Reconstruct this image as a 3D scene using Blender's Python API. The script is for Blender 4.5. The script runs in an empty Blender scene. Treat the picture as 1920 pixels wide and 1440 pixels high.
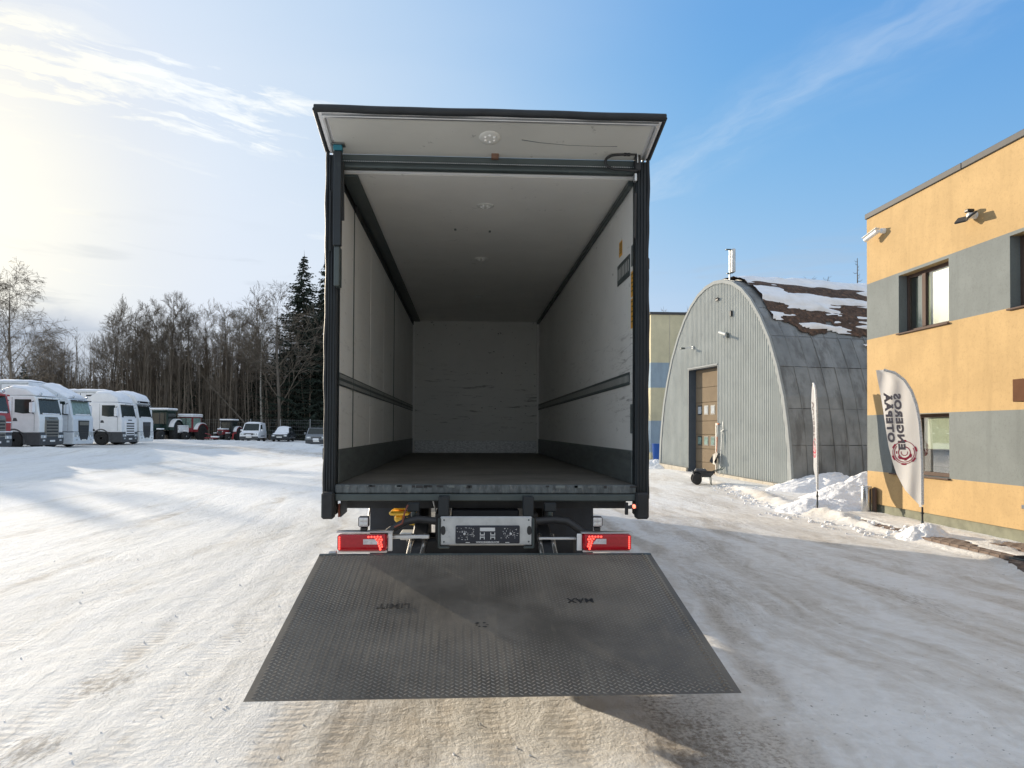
import bpy, bmesh, math, random
import numpy as np
from mathutils import Vector, Matrix

R = math.radians
scene = bpy.context.scene
COL = scene.collection

# ------------------------------------------------------------------ camera
CAMZ = 1.75
cam_data = bpy.data.cameras.new('camera')
cam_data.sensor_fit = 'HORIZONTAL'
cam_data.sensor_width = 36.0
cam_data.lens = 24.956
cam_data.shift_x = 0.01134
cam_data.shift_y = 0.03361
cam_data.clip_start = 0.05
cam_data.clip_end = 3000
cam = bpy.data.objects.new('camera', cam_data)
COL.objects.link(cam)
_y, _p, _r = 0.0468, 0.0167, 0.0059
_f = Vector((math.sin(_y) * math.cos(_p), math.cos(_y) * math.cos(_p), math.sin(_p)))
_rt = Vector((math.cos(_y), -math.sin(_y), 0))
_u = _rt.cross(_f)
_r2 = _rt * math.cos(_r) + _u * math.sin(_r)
_u2 = -_rt * math.sin(_r) + _u * math.cos(_r)
cam.matrix_world = Matrix(((_r2.x, _u2.x, -_f.x, 0), (_r2.y, _u2.y, -_f.y, 0), (_r2.z, _u2.z, -_f.z, CAMZ), (0, 0, 0, 1)))
scene.camera = cam

# ------------------------------------------------------------------ sun and sky
SUN_EL = R(12.5)
SUN_AZ = math.atan2(-0.65, 0.76)           # from +Y, towards +X positive
sun_dir = Vector((math.sin(SUN_AZ) * math.cos(SUN_EL), math.cos(SUN_AZ) * math.cos(SUN_EL), math.sin(SUN_EL)))
sl = bpy.data.lights.new('sun', 'SUN')
sl.energy = 2.15
sl.angle = R(0.6)
sl.color = (1.0, 0.86, 0.67)
so = bpy.data.objects.new('sun', sl)
so.rotation_euler = sun_dir.to_track_quat('Z', 'Y').to_euler()
so.location = (-40, 40, 30)
COL.objects.link(so)

scene.view_settings.view_transform = 'Standard'
scene.view_settings.look = 'None'
scene.view_settings.exposure = 1.75
scene.view_settings.gamma = 1.0
scene.view_settings.use_curve_mapping = False
scene.render.engine = 'CYCLES'
scene.cycles.max_bounces = 14
scene.cycles.diffuse_bounces = 8
scene.cycles.glossy_bounces = 4
scene.cycles.transparent_max_bounces = 12
scene.cycles.caustics_reflective = False
scene.cycles.caustics_refractive = False
scene.cycles.use_denoising = True


class NT:
    """small node-tree helper"""
    def __init__(s, tree):
        s.t = tree
        s.n = tree.nodes
        s.l = tree.links

    def new(s, kind, **kw):
        n = s.n.new(kind)
        for k, v in kw.items():
            setattr(n, k, v)
        return n

    def put(s, sock, v):
        if isinstance(v, bpy.types.NodeSocket):
            s.l.new(v, sock)
        elif v is not None:
            sock.default_value = v

    def math(s, op, a, b=None, c=None, clamp=False):
        n = s.new('ShaderNodeMath', operation=op)
        n.use_clamp = clamp
        s.put(n.inputs[0], a)
        if b is not None:
            s.put(n.inputs[1], b)
        if c is not None:
            s.put(n.inputs[2], c)
        return n.outputs[0]

    def vmath(s, op, a, b=None):
        n = s.new('ShaderNodeVectorMath', operation=op)
        s.put(n.inputs[0], a)
        if b is not None:
            s.put(n.inputs[1], b)
        return n.outputs['Value'] if op in ('DOT_PRODUCT', 'LENGTH') else n.outputs[0]

    def mapr(s, v, a, b, c=0.0, d=1.0, smooth=True):
        n = s.new('ShaderNodeMapRange')
        n.interpolation_type = 'SMOOTHSTEP' if smooth else 'LINEAR'
        s.put(n.inputs[0], v)
        for i, x in enumerate((a, b, c, d)):
            s.put(n.inputs[1 + i], x)
        return n.outputs[0]

    def mix(s, f, a, b, blend='MIX'):
        n = s.new('ShaderNodeMix', data_type='RGBA', blend_type=blend)
        s.put(n.inputs[0], f)
        s.put(n.inputs[6], a if not isinstance(a, tuple) else (*a[:3], 1))
        s.put(n.inputs[7], b if not isinstance(b, tuple) else (*b[:3], 1))
        return n.outputs[2]

    def noise(s, vec, scale, detail=4, rough=0.55, dist=0.0):
        n = s.new('ShaderNodeTexNoise')
        if vec is not None:
            s.l.new(vec, n.inputs['Vector'])
        n.inputs['Scale'].default_value = scale
        n.inputs['Detail'].default_value = detail
        n.inputs['Roughness'].default_value = rough
        n.inputs['Distortion'].default_value = dist
        return n.outputs[0]

    def mapping(s, vec, scale=(1, 1, 1), rot=(0, 0, 0), loc=(0, 0, 0)):
        n = s.new('ShaderNodeMapping')
        s.l.new(vec, n.inputs[0])
        n.inputs[1].default_value = loc
        n.inputs[2].default_value = rot
        n.inputs[3].default_value = scale
        return n.outputs[0]

    def sep(s, vec):
        n = s.new('ShaderNodeSeparateXYZ')
        s.l.new(vec, n.inputs[0])
        return n.outputs

    def comb(s, x, y, z):
        n = s.new('ShaderNodeCombineXYZ')
        for i, v in enumerate((x, y, z)):
            s.put(n.inputs[i], v)
        return n.outputs[0]

    def bump(s, h, strength=0.3, dist=0.02, normal=None):
        n = s.new('ShaderNodeBump')
        n.inputs['Strength'].default_value = strength
        n.inputs['Distance'].default_value = dist
        s.l.new(h, n.inputs['Height'])
        if normal is not None:
            s.l.new(normal, n.inputs['Normal'])
        return n.outputs[0]


def make_world():
    w = bpy.data.worlds.new('World')
    scene.world = w
    w.use_nodes = True
    k = NT(w.node_tree)
    k.n.clear()
    sky = k.new('ShaderNodeTexSky', sky_type='NISHITA')
    sky.sun_disc = False
    sky.sun_elevation = SUN_EL
    sky.sun_rotation = SUN_AZ
    sky.altitude = 100
    sky.air_density = 1.0
    sky.dust_density = 0.35
    sky.ozone_density = 3.0
    tc = k.new('ShaderNodeTexCoord')
    d = tc.outputs['Generated']
    s = k.sep(d)
    zc = k.math('MAXIMUM', s[2], 0.0)
    inv = k.math('ADD', zc, 0.10)
    px = k.math('DIVIDE', s[0], inv)
    py = k.math('DIVIDE', s[1], inv)
    P = k.comb(px, py, 0.0)
    # closeness to the sun
    cs = k.vmath('DOT_PRODUCT', d, tuple(sun_dir))
    near = k.mapr(cs, 0.55, 1.0)
    glow = k.math('POWER', k.math('MAXIMUM', cs, 0.0), 14.0)
    core = k.math('POWER', k.math('MAXIMUM', cs, 0.0), 90.0)
    # cirrus streaks, two wind bands
    uA = k.math('ADD', k.math('MULTIPLY', px, 0.848), k.math('MULTIPLY', py, 0.53))
    vA = k.math('ADD', k.math('MULTIPLY', px, -0.53), k.math('MULTIPLY', py, 0.848))
    wob = k.noise(P, 2.2, 4, 0.6)
    vW = k.math('ADD', vA, k.math('MULTIPLY_ADD', wob, 0.22, -0.11))
    a = k.noise(k.comb(k.math('MULTIPLY', uA, 0.55), k.math('MULTIPLY', vW, 1.9), 0.3), 1.5, 6, 0.6, 0.3)
    b = k.noise(k.mapping(P, (0.5, 0.9, 1), (0, 0, R(25)), (7.7, 2.4, 0)), 0.55, 5, 0.5, 0.4)
    fine = k.noise(k.comb(k.math('MULTIPLY', k.math('ADD', uA, k.math('MULTIPLY', vW, 0.35)), 1.5), k.math('MULTIPLY', vW, 5.5), 1.7), 1.7, 7, 0.66, 0.5)
    puff = k.noise(k.comb(k.math('MULTIPLY', uA, 4.0), k.math('MULTIPLY', vA, 9.0), 4.1), 1.6, 6, 0.6, 0.6)
    # broad cirrus band sloping down towards the truck, and a faint feather to the right of it
    bandA = k.math('MULTIPLY', k.math('MULTIPLY', k.mapr(vW, 1.58, 1.74), k.mapr(vW, 2.10, 1.96)), k.mapr(uA, 0.95, 0.45))
    bandA = k.math('MULTIPLY', bandA, k.math('ADD', k.mapr(fine, 0.36, 0.60, 0.12, 0.85), k.mapr(puff, 0.42, 0.68, 0.0, 0.45)))
    vB = k.math('ADD', k.math('ADD', k.math('MULTIPLY', px, 0.922), k.math('MULTIPLY', py, 0.387)), k.math('MULTIPLY_ADD', wob, 0.20, -0.10))
    bandB = k.math('MULTIPLY', k.mapr(k.math('ABSOLUTE', k.math('SUBTRACT', vB, 1.36)), 0.20, 0.0), k.mapr(k.noise(k.comb(k.math('MULTIPLY', py, 1.3), k.math('MULTIPLY', vB, 4.0), 0.0), 2.0, 5, 0.6), 0.35, 0.70, 0.03, 0.22))
    streak = k.math('ADD', k.math('MULTIPLY', a, 0.65), k.math('MULTIPLY', fine, 0.35))
    thr = k.mapr(near, 0.0, 1.0, 0.53, 0.42, smooth=False)
    cir = k.mapr(k.math('ADD', streak, k.math('MULTIPLY', k.math('SUBTRACT', b, 0.5), 0.5)), thr, k.math('ADD', thr, 0.26))
    veil = k.math('ADD', k.mapr(cs, 0.5, 0.99, 0.0, 0.42), k.math('MULTIPLY', k.mapr(b, 0.38, 0.68), k.mapr(cs, 0.2, 0.7, 0.02, 0.13)))
    over = k.math('MAXIMUM', k.mapr(s[2], 0.60, 0.90), k.mapr(s[1], 0.15, -0.45))  # unseen cloud cover overhead and behind the camera, added to brighten the shade
    over = k.math('MULTIPLY', over, k.mapr(k.math('ADD', a, k.math('MULTIPLY', b, 0.6)), 0.50, 0.95, 0.35, 0.9))
    veil = k.math('MAXIMUM', k.math('MAXIMUM', veil, over), k.math('MAXIMUM', bandA, bandB))
    cov = k.math('MAXIMUM', k.math('MULTIPLY', cir, k.mapr(near, 0.0, 0.8, 0.12, 0.62)), veil)
    cov = k.math('MINIMUM', k.math('ADD', cov, k.mapr(cs, 0.955, 1.0, 0.0, 0.30)), 1.0)
    # darker low wisps
    lowmask = k.mapr(s[2], 0.05, 0.30, 1.0, 0.0)
    wis = k.noise(k.mapping(d, (2.2, 2.2, 16.0), (0, 0, 0), (0.3, 0.1, 0.45)), 2.2, 5, 0.55, 0.3)
    wisp = k.math('MULTIPLY', k.mapr(wis, 0.56, 0.70), lowmask)
    bright = k.math('ADD', k.math('ADD', 1.95, k.math('MULTIPLY', glow, 0.30)), k.math('MULTIPLY', core, 0.35))
    ccol = k.mix(k.mapr(cs, 0.92, 0.995), (0.93, 0.975, 1.0), (1.0, 0.95, 0.80))
    cl = k.new('ShaderNodeVectorMath', operation='SCALE')
    k.l.new(ccol, cl.inputs[0])
    k.l.new(bright, cl.inputs[3])
    hs = k.new('ShaderNodeHueSaturation')
    hs.inputs['Saturation'].default_value = 1.22
    k.l.new(sky.outputs[0], hs.inputs['Color'])
    tint = k.vmath('MULTIPLY', hs.outputs[0], (0.92, 0.76, 1.08))
    # soft shoulder so that the aureole round the sun keeps its colour
    q = k.vmath('DIVIDE', tint, (1.32, 1.50, 1.80))
    q = k.vmath('ADD', k.vmath('MULTIPLY', q, q), (1.0, 1.0, 1.0))
    qs = k.sep(q)
    root = k.comb(k.math('SQRT', qs[0]), k.math('SQRT', qs[1]), k.math('SQRT', qs[2]))
    soft = k.vmath('DIVIDE', tint, root)
    c1 = k.mix(cov, soft, cl.outputs[0])
    dark = k.new('ShaderNodeVectorMath', operation='SCALE')
    dark.inputs[0].default_value = (0.62, 0.70, 0.80)
    dark.inputs[3].default_value = 1.5
    c2 = k.mix(k.math('MULTIPLY', wisp, 0.75), c1, dark.outputs[0])
    # blue-grey cloud bank low on the left horizon
    top = k.math('ADD', 0.115, k.math('MULTIPLY', k.noise(k.mapping(d, (3, 3, 5)), 2.0, 5, 0.6), 0.06))
    bank = k.math('MULTIPLY', k.mapr(k.math('SUBTRACT', top, s[2]), -0.006, 0.022), k.mapr(s[0], -0.38, -0.50))
    dk2 = k.new('ShaderNodeVectorMath', operation='SCALE')
    dk2.inputs[0].default_value = (0.66, 0.78, 0.98)
    dk2.inputs[3].default_value = 1.30
    c2 = k.mix(k.math('MULTIPLY', bank, 0.75), c2, dk2.outputs[0])
    bg = k.new('ShaderNodeBackground')
    k.l.new(c2, bg.inputs[0])
    bg.inputs[1].default_value = 0.15
    out = k.new('ShaderNodeOutputWorld')
    k.l.new(bg.outputs[0], out.inputs[0])


make_world()

# ------------------------------------------------------------------ materials
MATS = {}


def pm(name, col, rough=0.6, metal=0.0, var=0.12, vscale=6.0, bump=0.0, bscale=40.0, bdist=0.005, spec=0.5,
       col2=None, c2lo=0.55, c2hi=0.7, stretch=(1, 1, 1), emit=None, estr=0.0, sss=0.0):
    """painted / plain procedural surface: base colour with noise variation, optional second colour in worn patches, fine bump"""
    if name in MATS:
        return MATS[name]
    m = bpy.data.materials.new(name)
    m.use_nodes = True
    k = NT(m.node_tree)
    p = k.n['Principled BSDF']
    tc = k.new('ShaderNodeTexCoord').outputs['Object']
    v = k.mapping(tc, stretch)
    n = k.noise(v, vscale, 5, 0.6)
    lo = tuple(c * (1 - var) for c in col)
    hi = tuple(min(1, c * (1 + var)) for c in col)
    c = k.mix(k.mapr(n, 0.25, 0.75), lo, hi)
    if col2:
        n2 = k.noise(k.mapping(tc, stretch, loc=(3.7, 1.9, 8.3)), vscale * 1.7, 7, 0.65)
        c = k.mix(k.mapr(n2, c2lo, c2hi), c, col2)
    k.l.new(c, p.inputs['Base Color'])
    p.inputs['Roughness'].default_value = rough
    p.inputs['Metallic'].default_value = metal
    p.inputs['Specular IOR Level'].default_value = spec
    if bump:
        k.l.new(k.bump(k.noise(tc, bscale, 4, 0.6), bump, bdist), p.inputs['Normal'])
    if emit:
        p.inputs['Emission Color'].default_value = (*emit, 1)
        p.inputs['Emission Strength'].default_value = estr
    MATS[name] = m
    return m


def glass_mat(name, tint, refl=1.0, thr=0.75):
    m = bpy.data.materials.new(name)
    m.use_nodes = True
    k = NT(m.node_tree)
    k.n.clear()
    lw = k.new('ShaderNodeLayerWeight')
    lw.inputs[0].default_value = 0.5
    fres = k.math('MULTIPLY_ADD', k.math('POWER', lw.outputs['Facing'], 5.0), 0.9, 0.05)
    tr = k.new('ShaderNodeBsdfTransparent')
    tr.inputs[0].default_value = (*[c * thr for c in tint], 1)
    gl = k.new('ShaderNodeBsdfGlossy')
    gl.inputs['Roughness'].default_value = 0.015
    mx = k.new('ShaderNodeMixShader')
    k.l.new(k.math('MULTIPLY_ADD', fres, 1.5 * refl, 0.14, clamp=True), mx.inputs[0])
    k.l.new(tr.outputs[0], mx.inputs[1])
    k.l.new(gl.outputs[0], mx.inputs[2])
    o = k.new('ShaderNodeOutputMaterial')
    k.l.new(mx.outputs[0], o.inputs[0])
    MATS[name] = m
    return m


def ground_mat():
    m = bpy.data.materials.new('packed_snow')
    m.use_nodes = True
    k = NT(m.node_tree)
    p = k.n['Principled BSDF']
    pos = k.new('ShaderNodeNewGeometry').outputs['Position']
    x, y, z = k.sep(pos)
    # wheel-dragged streaks run along the yard
    warp = k.noise(pos, 0.35, 3, 0.5)
    xw = k.math('ADD', x, k.math('MULTIPLY_ADD', warp, 1.6, -0.8))
    st = k.comb(xw, k.math('MULTIPLY', y, 0.14), 0.0)
    s1 = k.noise(st, 0.9, 6, 0.62)
    s2 = k.noise(st, 4.2, 6, 0.68, 0.3)
    big = k.noise(pos, 0.22, 4, 0.55)
    fine = k.noise(pos, 34.0, 5, 0.7)
    mid = k.noise(pos, 7.0, 6, 0.65, 0.4)
    # how driven-over the strip is: clean to the left, worn from under the truck to the buildings
    side = k.mapr(x, -2.2, 2.4, -0.055, 0.045)
    lane = k.math('SUBTRACT', 1.0, k.math('MINIMUM', k.math('ABSOLUTE', k.math('MULTIPLY', k.math('SUBTRACT', x, 1.35), 1.6)), 1.0))
    lane2 = k.math('SUBTRACT', 1.0, k.math('MINIMUM', k.math('ABSOLUTE', k.math('MULTIPLY', k.math('ADD', x, 0.45), 1.5)), 1.0))
    nearf = k.mapr(y, 7.0, 4.5)
    lanes = k.math('MULTIPLY', k.math('ADD', k.math('MULTIPLY', lane, 0.17), k.math('MULTIPLY', lane2, 0.12)), nearf)
    road = k.math('MULTIPLY', k.math('SUBTRACT', 1.0, k.math('MINIMUM', k.math('ABSOLUTE', k.math('MULTIPLY', k.math('SUBTRACT', y, 50.0), 0.11)), 1.0)), 0.16)
    trk = k.new('ShaderNodeAttribute', attribute_name='track').outputs['Fac']
    trk = k.math('MULTIPLY', trk, k.mapr(k.noise(k.comb(x, k.math('MULTIPLY', y, 0.5), 0.0), 1.6, 4, 0.6), 0.30, 0.60))
    bed = k.math('ADD', k.math('ADD', k.math('ADD', side, lanes), road), k.math('MULTIPLY', trk, 0.15))
    h = k.math('ADD', k.math('ADD', k.math('MULTIPLY', s1, 0.38), k.math('MULTIPLY', s2, 0.30)),
               k.math('ADD', k.math('MULTIPLY', mid, 0.20), k.math('MULTIPLY', big, 0.16)))
    h = k.math('ADD', h, bed)
    sand = k.mapr(h, 0.49, 0.68)
    grit = k.math('MULTIPLY', k.mapr(h, 0.60, 0.76), k.mapr(fine, 0.42, 0.62))
    speck = k.math('MULTIPLY', k.mapr(k.noise(pos, 22.0, 3, 0.6), 0.645, 0.71), k.mapr(k.noise(pos, 1.1, 3, 0.6), 0.46, 0.62))
    snow = k.mix(k.mapr(big, 0.3, 0.7), (0.81, 0.81, 0.80), (0.85, 0.835, 0.795))
    snow = k.mix(k.math('MULTIPLY', k.mapr(mid, 0.3, 0.75), 0.45), snow, (0.70, 0.685, 0.64))
    snow = k.mix(k.math('MULTIPLY', k.mapr(k.math('ADD', k.math('MULTIPLY', s1, 0.6), k.math('MULTIPLY', s2, 0.4)), 0.44, 0.64), 0.55), snow, (0.62, 0.60, 0.55))
    c = k.mix(k.math('MULTIPLY', sand, 0.62), snow, (0.53, 0.475, 0.405))
    c = k.mix(k.math('MULTIPLY', grit, 0.75), c, (0.20, 0.165, 0.13))
    c = k.mix(k.math('MULTIPLY', speck, 0.75), c, (0.12, 0.105, 0.09))
    gt = k.new('ShaderNodeAttribute', attribute_name='grit').outputs['Fac']
    gn = k.noise(k.mapping(pos, (1.6, 0.45, 1)), 16.0, 8, 0.74, 0.2)
    c = k.mix(k.math('MULTIPLY', k.mapr(k.math('ADD', gn, k.math('MULTIPLY', gt, 0.24)), 0.56, 0.80), k.mapr(gt, 0.05, 0.6, 0.0, 0.62)), c, (0.24, 0.205, 0.165))
    k.l.new(c, p.inputs['Base Color'])
    k.l.new(k.mapr(sand, 0, 1, 0.85, 0.95), p.inputs['Roughness'])
    p.inputs['Specular IOR Level'].default_value = 0.06
    hb = k.math('ADD', k.math('MULTIPLY', k.noise(pos, 9.0, 7, 0.68), 1.0), k.math('ADD', k.math('MULTIPLY', fine, 0.45), k.math('MULTIPLY', s2, 0.6)))
    tread = k.math('SINE', k.math('ADD', k.math('MULTIPLY', y, 78.0), k.math('MULTIPLY', k.noise(pos, 3.0, 3, 0.5), 9.0)))
    tread = k.math('MULTIPLY', k.math('MULTIPLY', tread, trk), 0.16)
    stripes = k.noise(k.comb(k.math('MULTIPLY', xw, 9.0), k.math('MULTIPLY', y, 0.5), 0.0), 1.0, 4, 0.6)
    hb = k.math('ADD', hb, k.math('ADD', tread, k.math('MULTIPLY', stripes, 0.55)))
    k.l.new(k.bump(hb, 0.65, 0.035), p.inputs['Normal'])
    MATS['packed_snow'] = m
    return m


def facade_mat(name, col):
    m = bpy.data.materials.new(name)
    m.use_nodes = True
    k = NT(m.node_tree)
    p = k.n['Principled BSDF']
    pos = k.new('ShaderNodeNewGeometry').outputs['Position']
    n1 = k.noise(pos, 1.3, 5, 0.6)
    n2 = k.noise(k.mapping(pos, (6, 6, 0.7)), 0.7, 4, 0.6)
    c = k.mix(k.mapr(n1, 0.3, 0.72), tuple(c * 0.90 for c in col), tuple(min(1, c * 1.05) for c in col))
    c = k.mix(k.math('MULTIPLY', k.mapr(n2, 0.48, 0.72), 0.34), c, tuple(c * 0.72 for c in col))
    c = k.mix(k.math('MULTIPLY', k.mapr(k.noise(pos, 24, 4, 0.75), 0.50, 0.68), 0.32), c, tuple(c * 0.6 for c in col))
    k.l.new(c, p.inputs['Base Color'])
    p.inputs['Roughness'].default_value = 0.92
    p.inputs['Specular IOR Level'].default_value = 0.15
    hb = k.math('ADD', k.noise(pos, 95, 4, 0.7), k.math('MULTIPLY', k.noise(pos, 18, 4, 0.6), 0.7))
    k.l.new(k.bump(hb, 0.45, 0.006), p.inputs['Normal'])
    MATS[name] = m
    return m


def box_wall_mat(name, col, scuff, axis='y'):
    """glass-fibre lining with horizontal scuffs and small dark knocks"""
    m = bpy.data.materials.new(name)
    m.use_nodes = True
    k = NT(m.node_tree)
    p = k.n['Principled BSDF']
    pos = k.new('ShaderNodeNewGeometry').outputs['Position']
    x, y, z = k.sep(pos)
    n1 = k.noise(pos, 0.9, 5, 0.6)
    c = k.mix(k.mapr(n1, 0.3, 0.7), tuple(a * 0.90 for a in col), col)
    sv = k.mapping(pos, (1.2, 1.2, 9.0)) if axis != 'x' else k.mapping(pos, (1.2, 1.2, 8.0))
    n2 = k.noise(sv, 1.9, 7, 0.72, 0.6)
    zone = k.math('MULTIPLY', k.mapr(z, 1.5, 2.0), k.mapr(z, 3.3, 2.4))
    c = k.mix(k.math('MULTIPLY', k.math('MULTIPLY', k.mapr(n2, 0.55, 0.68), zone), 0.5 * scuff), c, (0.20, 0.19, 0.18))
    n3 = k.noise(k.mapping(pos, (3, 3, 5)), 2.7, 4, 0.75, 0.3)
    c = k.mix(k.math('MULTIPLY', k.mapr(n3, 0.645, 0.69), min(1.0, 0.7 * scuff)), c, (0.05, 0.05, 0.05))
    if axis == 'y':
        n4 = k.noise(k.mapping(pos, (1, 1.2, 15.0), loc=(0, 0.3, 0.2)), 2.6, 6, 0.72, 0.35)
        zz = k.math('MULTIPLY', k.math('MULTIPLY', k.mapr(y, 7.1, 6.3), k.mapr(z, 1.75, 1.95)), k.mapr(z, 2.75, 2.5))
        c = k.mix(k.math('MULTIPLY', k.math('MULTIPLY', k.mapr(n4, 0.50, 0.68), zz), 0.62), c, (0.10, 0.095, 0.09))
    k.l.new(c, p.inputs['Base Color'])
    p.inputs['Roughness'].default_value = 0.42
    k.l.new(k.bump(k.noise(pos, 3.0, 3, 0.5), 0.15, 0.01), p.inputs['Normal'])
    MATS[name] = m
    return m


def roof_panel_mat():
    m = bpy.data.materials.new('weathered_panel')
    m.use_nodes = True
    k = NT(m.node_tree)
    p = k.n['Principled BSDF']
    pos = k.new('ShaderNodeNewGeometry').outputs['Position']
    oi = k.new('ShaderNodeObjectInfo').outputs['Random']
    n1 = k.noise(pos, 0.9, 6, 0.65)
    n2 = k.noise(k.mapping(pos, (3, 3, 0.6)), 1.0, 5, 0.65)
    c = k.mix(k.mapr(n1, 0.3, 0.7), (0.17, 0.18, 0.18), (0.29, 0.30, 0.295))
    c = k.mix(k.math('MULTIPLY', k.mapr(n2, 0.46, 0.66), 0.75), c, (0.105, 0.105, 0.10))
    c = k.mix(k.math('MULTIPLY', oi, 0.25), c, (0.20, 0.21, 0.21))
    n3 = k.noise(k.mapping(pos, (2.0, 2.0, 1.0)), 0.9, 6, 0.7, 0.5)
    c = k.mix(k.mapr(n3, 0.655, 0.72), c, (0.15, 0.075, 0.04))
    k.l.new(c, p.inputs['Base Color'])
    p.inputs['Roughness'].default_value = 0.55
    p.inputs['Metallic'].default_value = 0.3
    k.l.new(k.bump(n1, 0.2, 0.02), p.inputs['Normal'])
    MATS['weathered_panel'] = m
    return m


def plate_mat():
    m = bpy.data.materials.new('lift_steel')
    m.use_nodes = True
    k = NT(m.node_tree)
    p = k.n['Principled BSDF']
    pos = k.new('ShaderNodeNewGeometry').outputs['Position']
    n1 = k.noise(pos, 1.6, 6, 0.65)
    n2 = k.noise(k.mapping(pos, (4, 1, 1)), 2.0, 6, 0.7)
    c = k.mix(k.mapr(n1, 0.3, 0.7), (0.088, 0.077, 0.062), (0.168, 0.148, 0.120))
    c = k.mix(k.math('MULTIPLY', k.mapr(n2, 0.52, 0.7), 0.55), c, (0.20, 0.172, 0.132))
    c = k.mix(k.math('MULTIPLY', k.mapr(k.noise(pos, 60, 3, 0.7), 0.6, 0.72), 0.4), c, (0.05, 0.048, 0.045))
    k.l.new(c, p.inputs['Base Color'])
    p.inputs['Metallic'].default_value = 0.15
    k.l.new(k.mapr(n1, 0.3, 0.7, 0.52, 0.72), p.inputs['Roughness'])
    k.l.new(k.bump(k.noise(pos, 160, 3, 0.7), 0.25, 0.002), p.inputs['Normal'])
    MATS['lift_steel'] = m
    return m


def roof_snow_mat():
    m = bpy.data.materials.new('roof_snow')
    m.use_nodes = True
    k = NT(m.node_tree)
    p = k.n['Principled BSDF']
    pos = k.new('ShaderNodeNewGeometry').outputs['Position']
    n = k.noise(pos, 2.2, 6, 0.65)
    c = k.mix(k.mapr(n, 0.35, 0.7), (0.84, 0.85, 0.87), (0.74, 0.75, 0.76))
    k.l.new(c, p.inputs['Base Color'])
    p.inputs['Roughness'].default_value = 0.7
    p.inputs['Specular IOR Level'].default_value = 0.2
    k.l.new(k.bump(k.noise(pos, 9, 5, 0.6), 0.5, 0.04), p.inputs['Normal'])
    MATS['roof_snow'] = m
    return m


GROUND = ground_mat()
YELLOW = facade_mat('yellow_render', (0.485, 0.340, 0.172))
GREYR = facade_mat('grey_render', (0.20, 0.22, 0.218))
BEIGE = facade_mat('beige_render', (0.60, 0.55, 0.38))
BLUEG = facade_mat('blue_grey_render', (0.30, 0.38, 0.45))
LINING = box_wall_mat('white_lining', (0.82, 0.82, 0.79), 0.5, 'left')
LININGR = box_wall_mat('scuffed_white_lining', (0.82, 0.82, 0.79), 0.6, 'y')
LININGF = box_wall_mat('scuffed_front_lining', (0.74, 0.74, 0.70), 1.8, 'x')
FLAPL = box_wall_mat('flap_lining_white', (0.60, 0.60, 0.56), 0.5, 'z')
CEIL = box_wall_mat('white_ceiling_lining', (0.82, 0.81, 0.77), 0.35, 'z')
ROOFP = roof_panel_mat()
PLATE = plate_mat()
RSNOW = roof_snow_mat()
TREAD = pm('rubbed_tread_steel', (0.25, 0.225, 0.19), 0.5, 0.15, var=0.35, vscale=1.6)
SNOW = pm('fresh_snow', (0.84, 0.85, 0.87), 0.65, var=0.05, vscale=3, bump=0.5, bscale=14, bdist=0.03, spec=0.2)
PILE = pm('ploughed_snow', (0.82, 0.82, 0.82), 0.68, var=0.07, vscale=4, bump=0.8, bscale=11, bdist=0.05, spec=0.2, col2=(0.55, 0.52, 0.47), c2lo=0.60, c2hi=0.8)
BLUESTEEL = pm('dark_teal_paint', (0.007, 0.012, 0.016), 0.5, var=0.25, vscale=5, bump=0.1, col2=(0.03, 0.038, 0.04), c2lo=0.62, c2hi=0.8)
GREYSTEEL = pm('grey_green_paint', (0.055, 0.072, 0.072), 0.45, var=0.15, vscale=4, bump=0.08, col2=(0.12, 0.13, 0.13), c2lo=0.62, c2hi=0.75)
SCUFFED = pm('scuffed_sill', (0.09, 0.105, 0.11), 0.6, 0.15, var=0.45, vscale=12, bump=0.3, col2=(0.19, 0.19, 0.187), c2lo=0.54, c2hi=0.72, stretch=(2.4, 1, 0.8))
RUBBER = pm('black_rubber', (0.018, 0.02, 0.022), 0.7, var=0.3, vscale=9, bump=0.3, bscale=30)
SEAL = pm('rubber_seal', (0.012, 0.015, 0.018), 0.6, var=0.3, vscale=6, bump=0.5, bscale=12, bdist=0.01, stretch=(1, 1, 0.4))
TYRE = pm('tyre_rubber', (0.022, 0.022, 0.022), 0.85, var=0.3, vscale=9, bump=0.3)
BLACK = pm('black_plastic', (0.02, 0.021, 0.023), 0.5, var=0.2)
CHASSIS = pm('chassis_black', (0.022, 0.024, 0.027), 0.55, var=0.4, vscale=4, col2=(0.10, 0.095, 0.085), c2lo=0.6, c2hi=0.8)
MUDF = pm('dark_blue_mudguard', (0.018, 0.024, 0.036), 0.5, var=0.25)
KICK = pm('grey_kick_plate', (0.15, 0.17, 0.17), 0.45, 0.4, var=0.25, vscale=4, bump=0.2, col2=(0.07, 0.075, 0.075), c2lo=0.55, c2hi=0.75, stretch=(1, 0.6, 4))
TREADKICK = pm('battered_alu', (0.42, 0.43, 0.43), 0.45, 0.5, var=0.3, vscale=16, bump=0.6, bscale=30, col2=(0.17, 0.175, 0.18), c2lo=0.48, c2hi=0.68, stretch=(1, 1, 2.5))
FLOORM = pm('dark_floor', (0.125, 0.118, 0.105), 0.62, var=0.3, vscale=2, bump=0.2, col2=(0.15, 0.14, 0.125), c2lo=0.5, c2hi=0.7)
GALV = pm('galvanised', (0.48, 0.50, 0.51), 0.42, 0.55, var=0.16, vscale=6, bump=0.1, col2=(0.30, 0.33, 0.36), c2lo=0.58, c2hi=0.75)
ALU = pm('aluminium', (0.60, 0.61, 0.61), 0.35, 0.8, var=0.1)
STEEL = pm('stainless', (0.58, 0.58, 0.57), 0.25, 0.9, var=0.1, stretch=(1, 1, 0.2))
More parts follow.
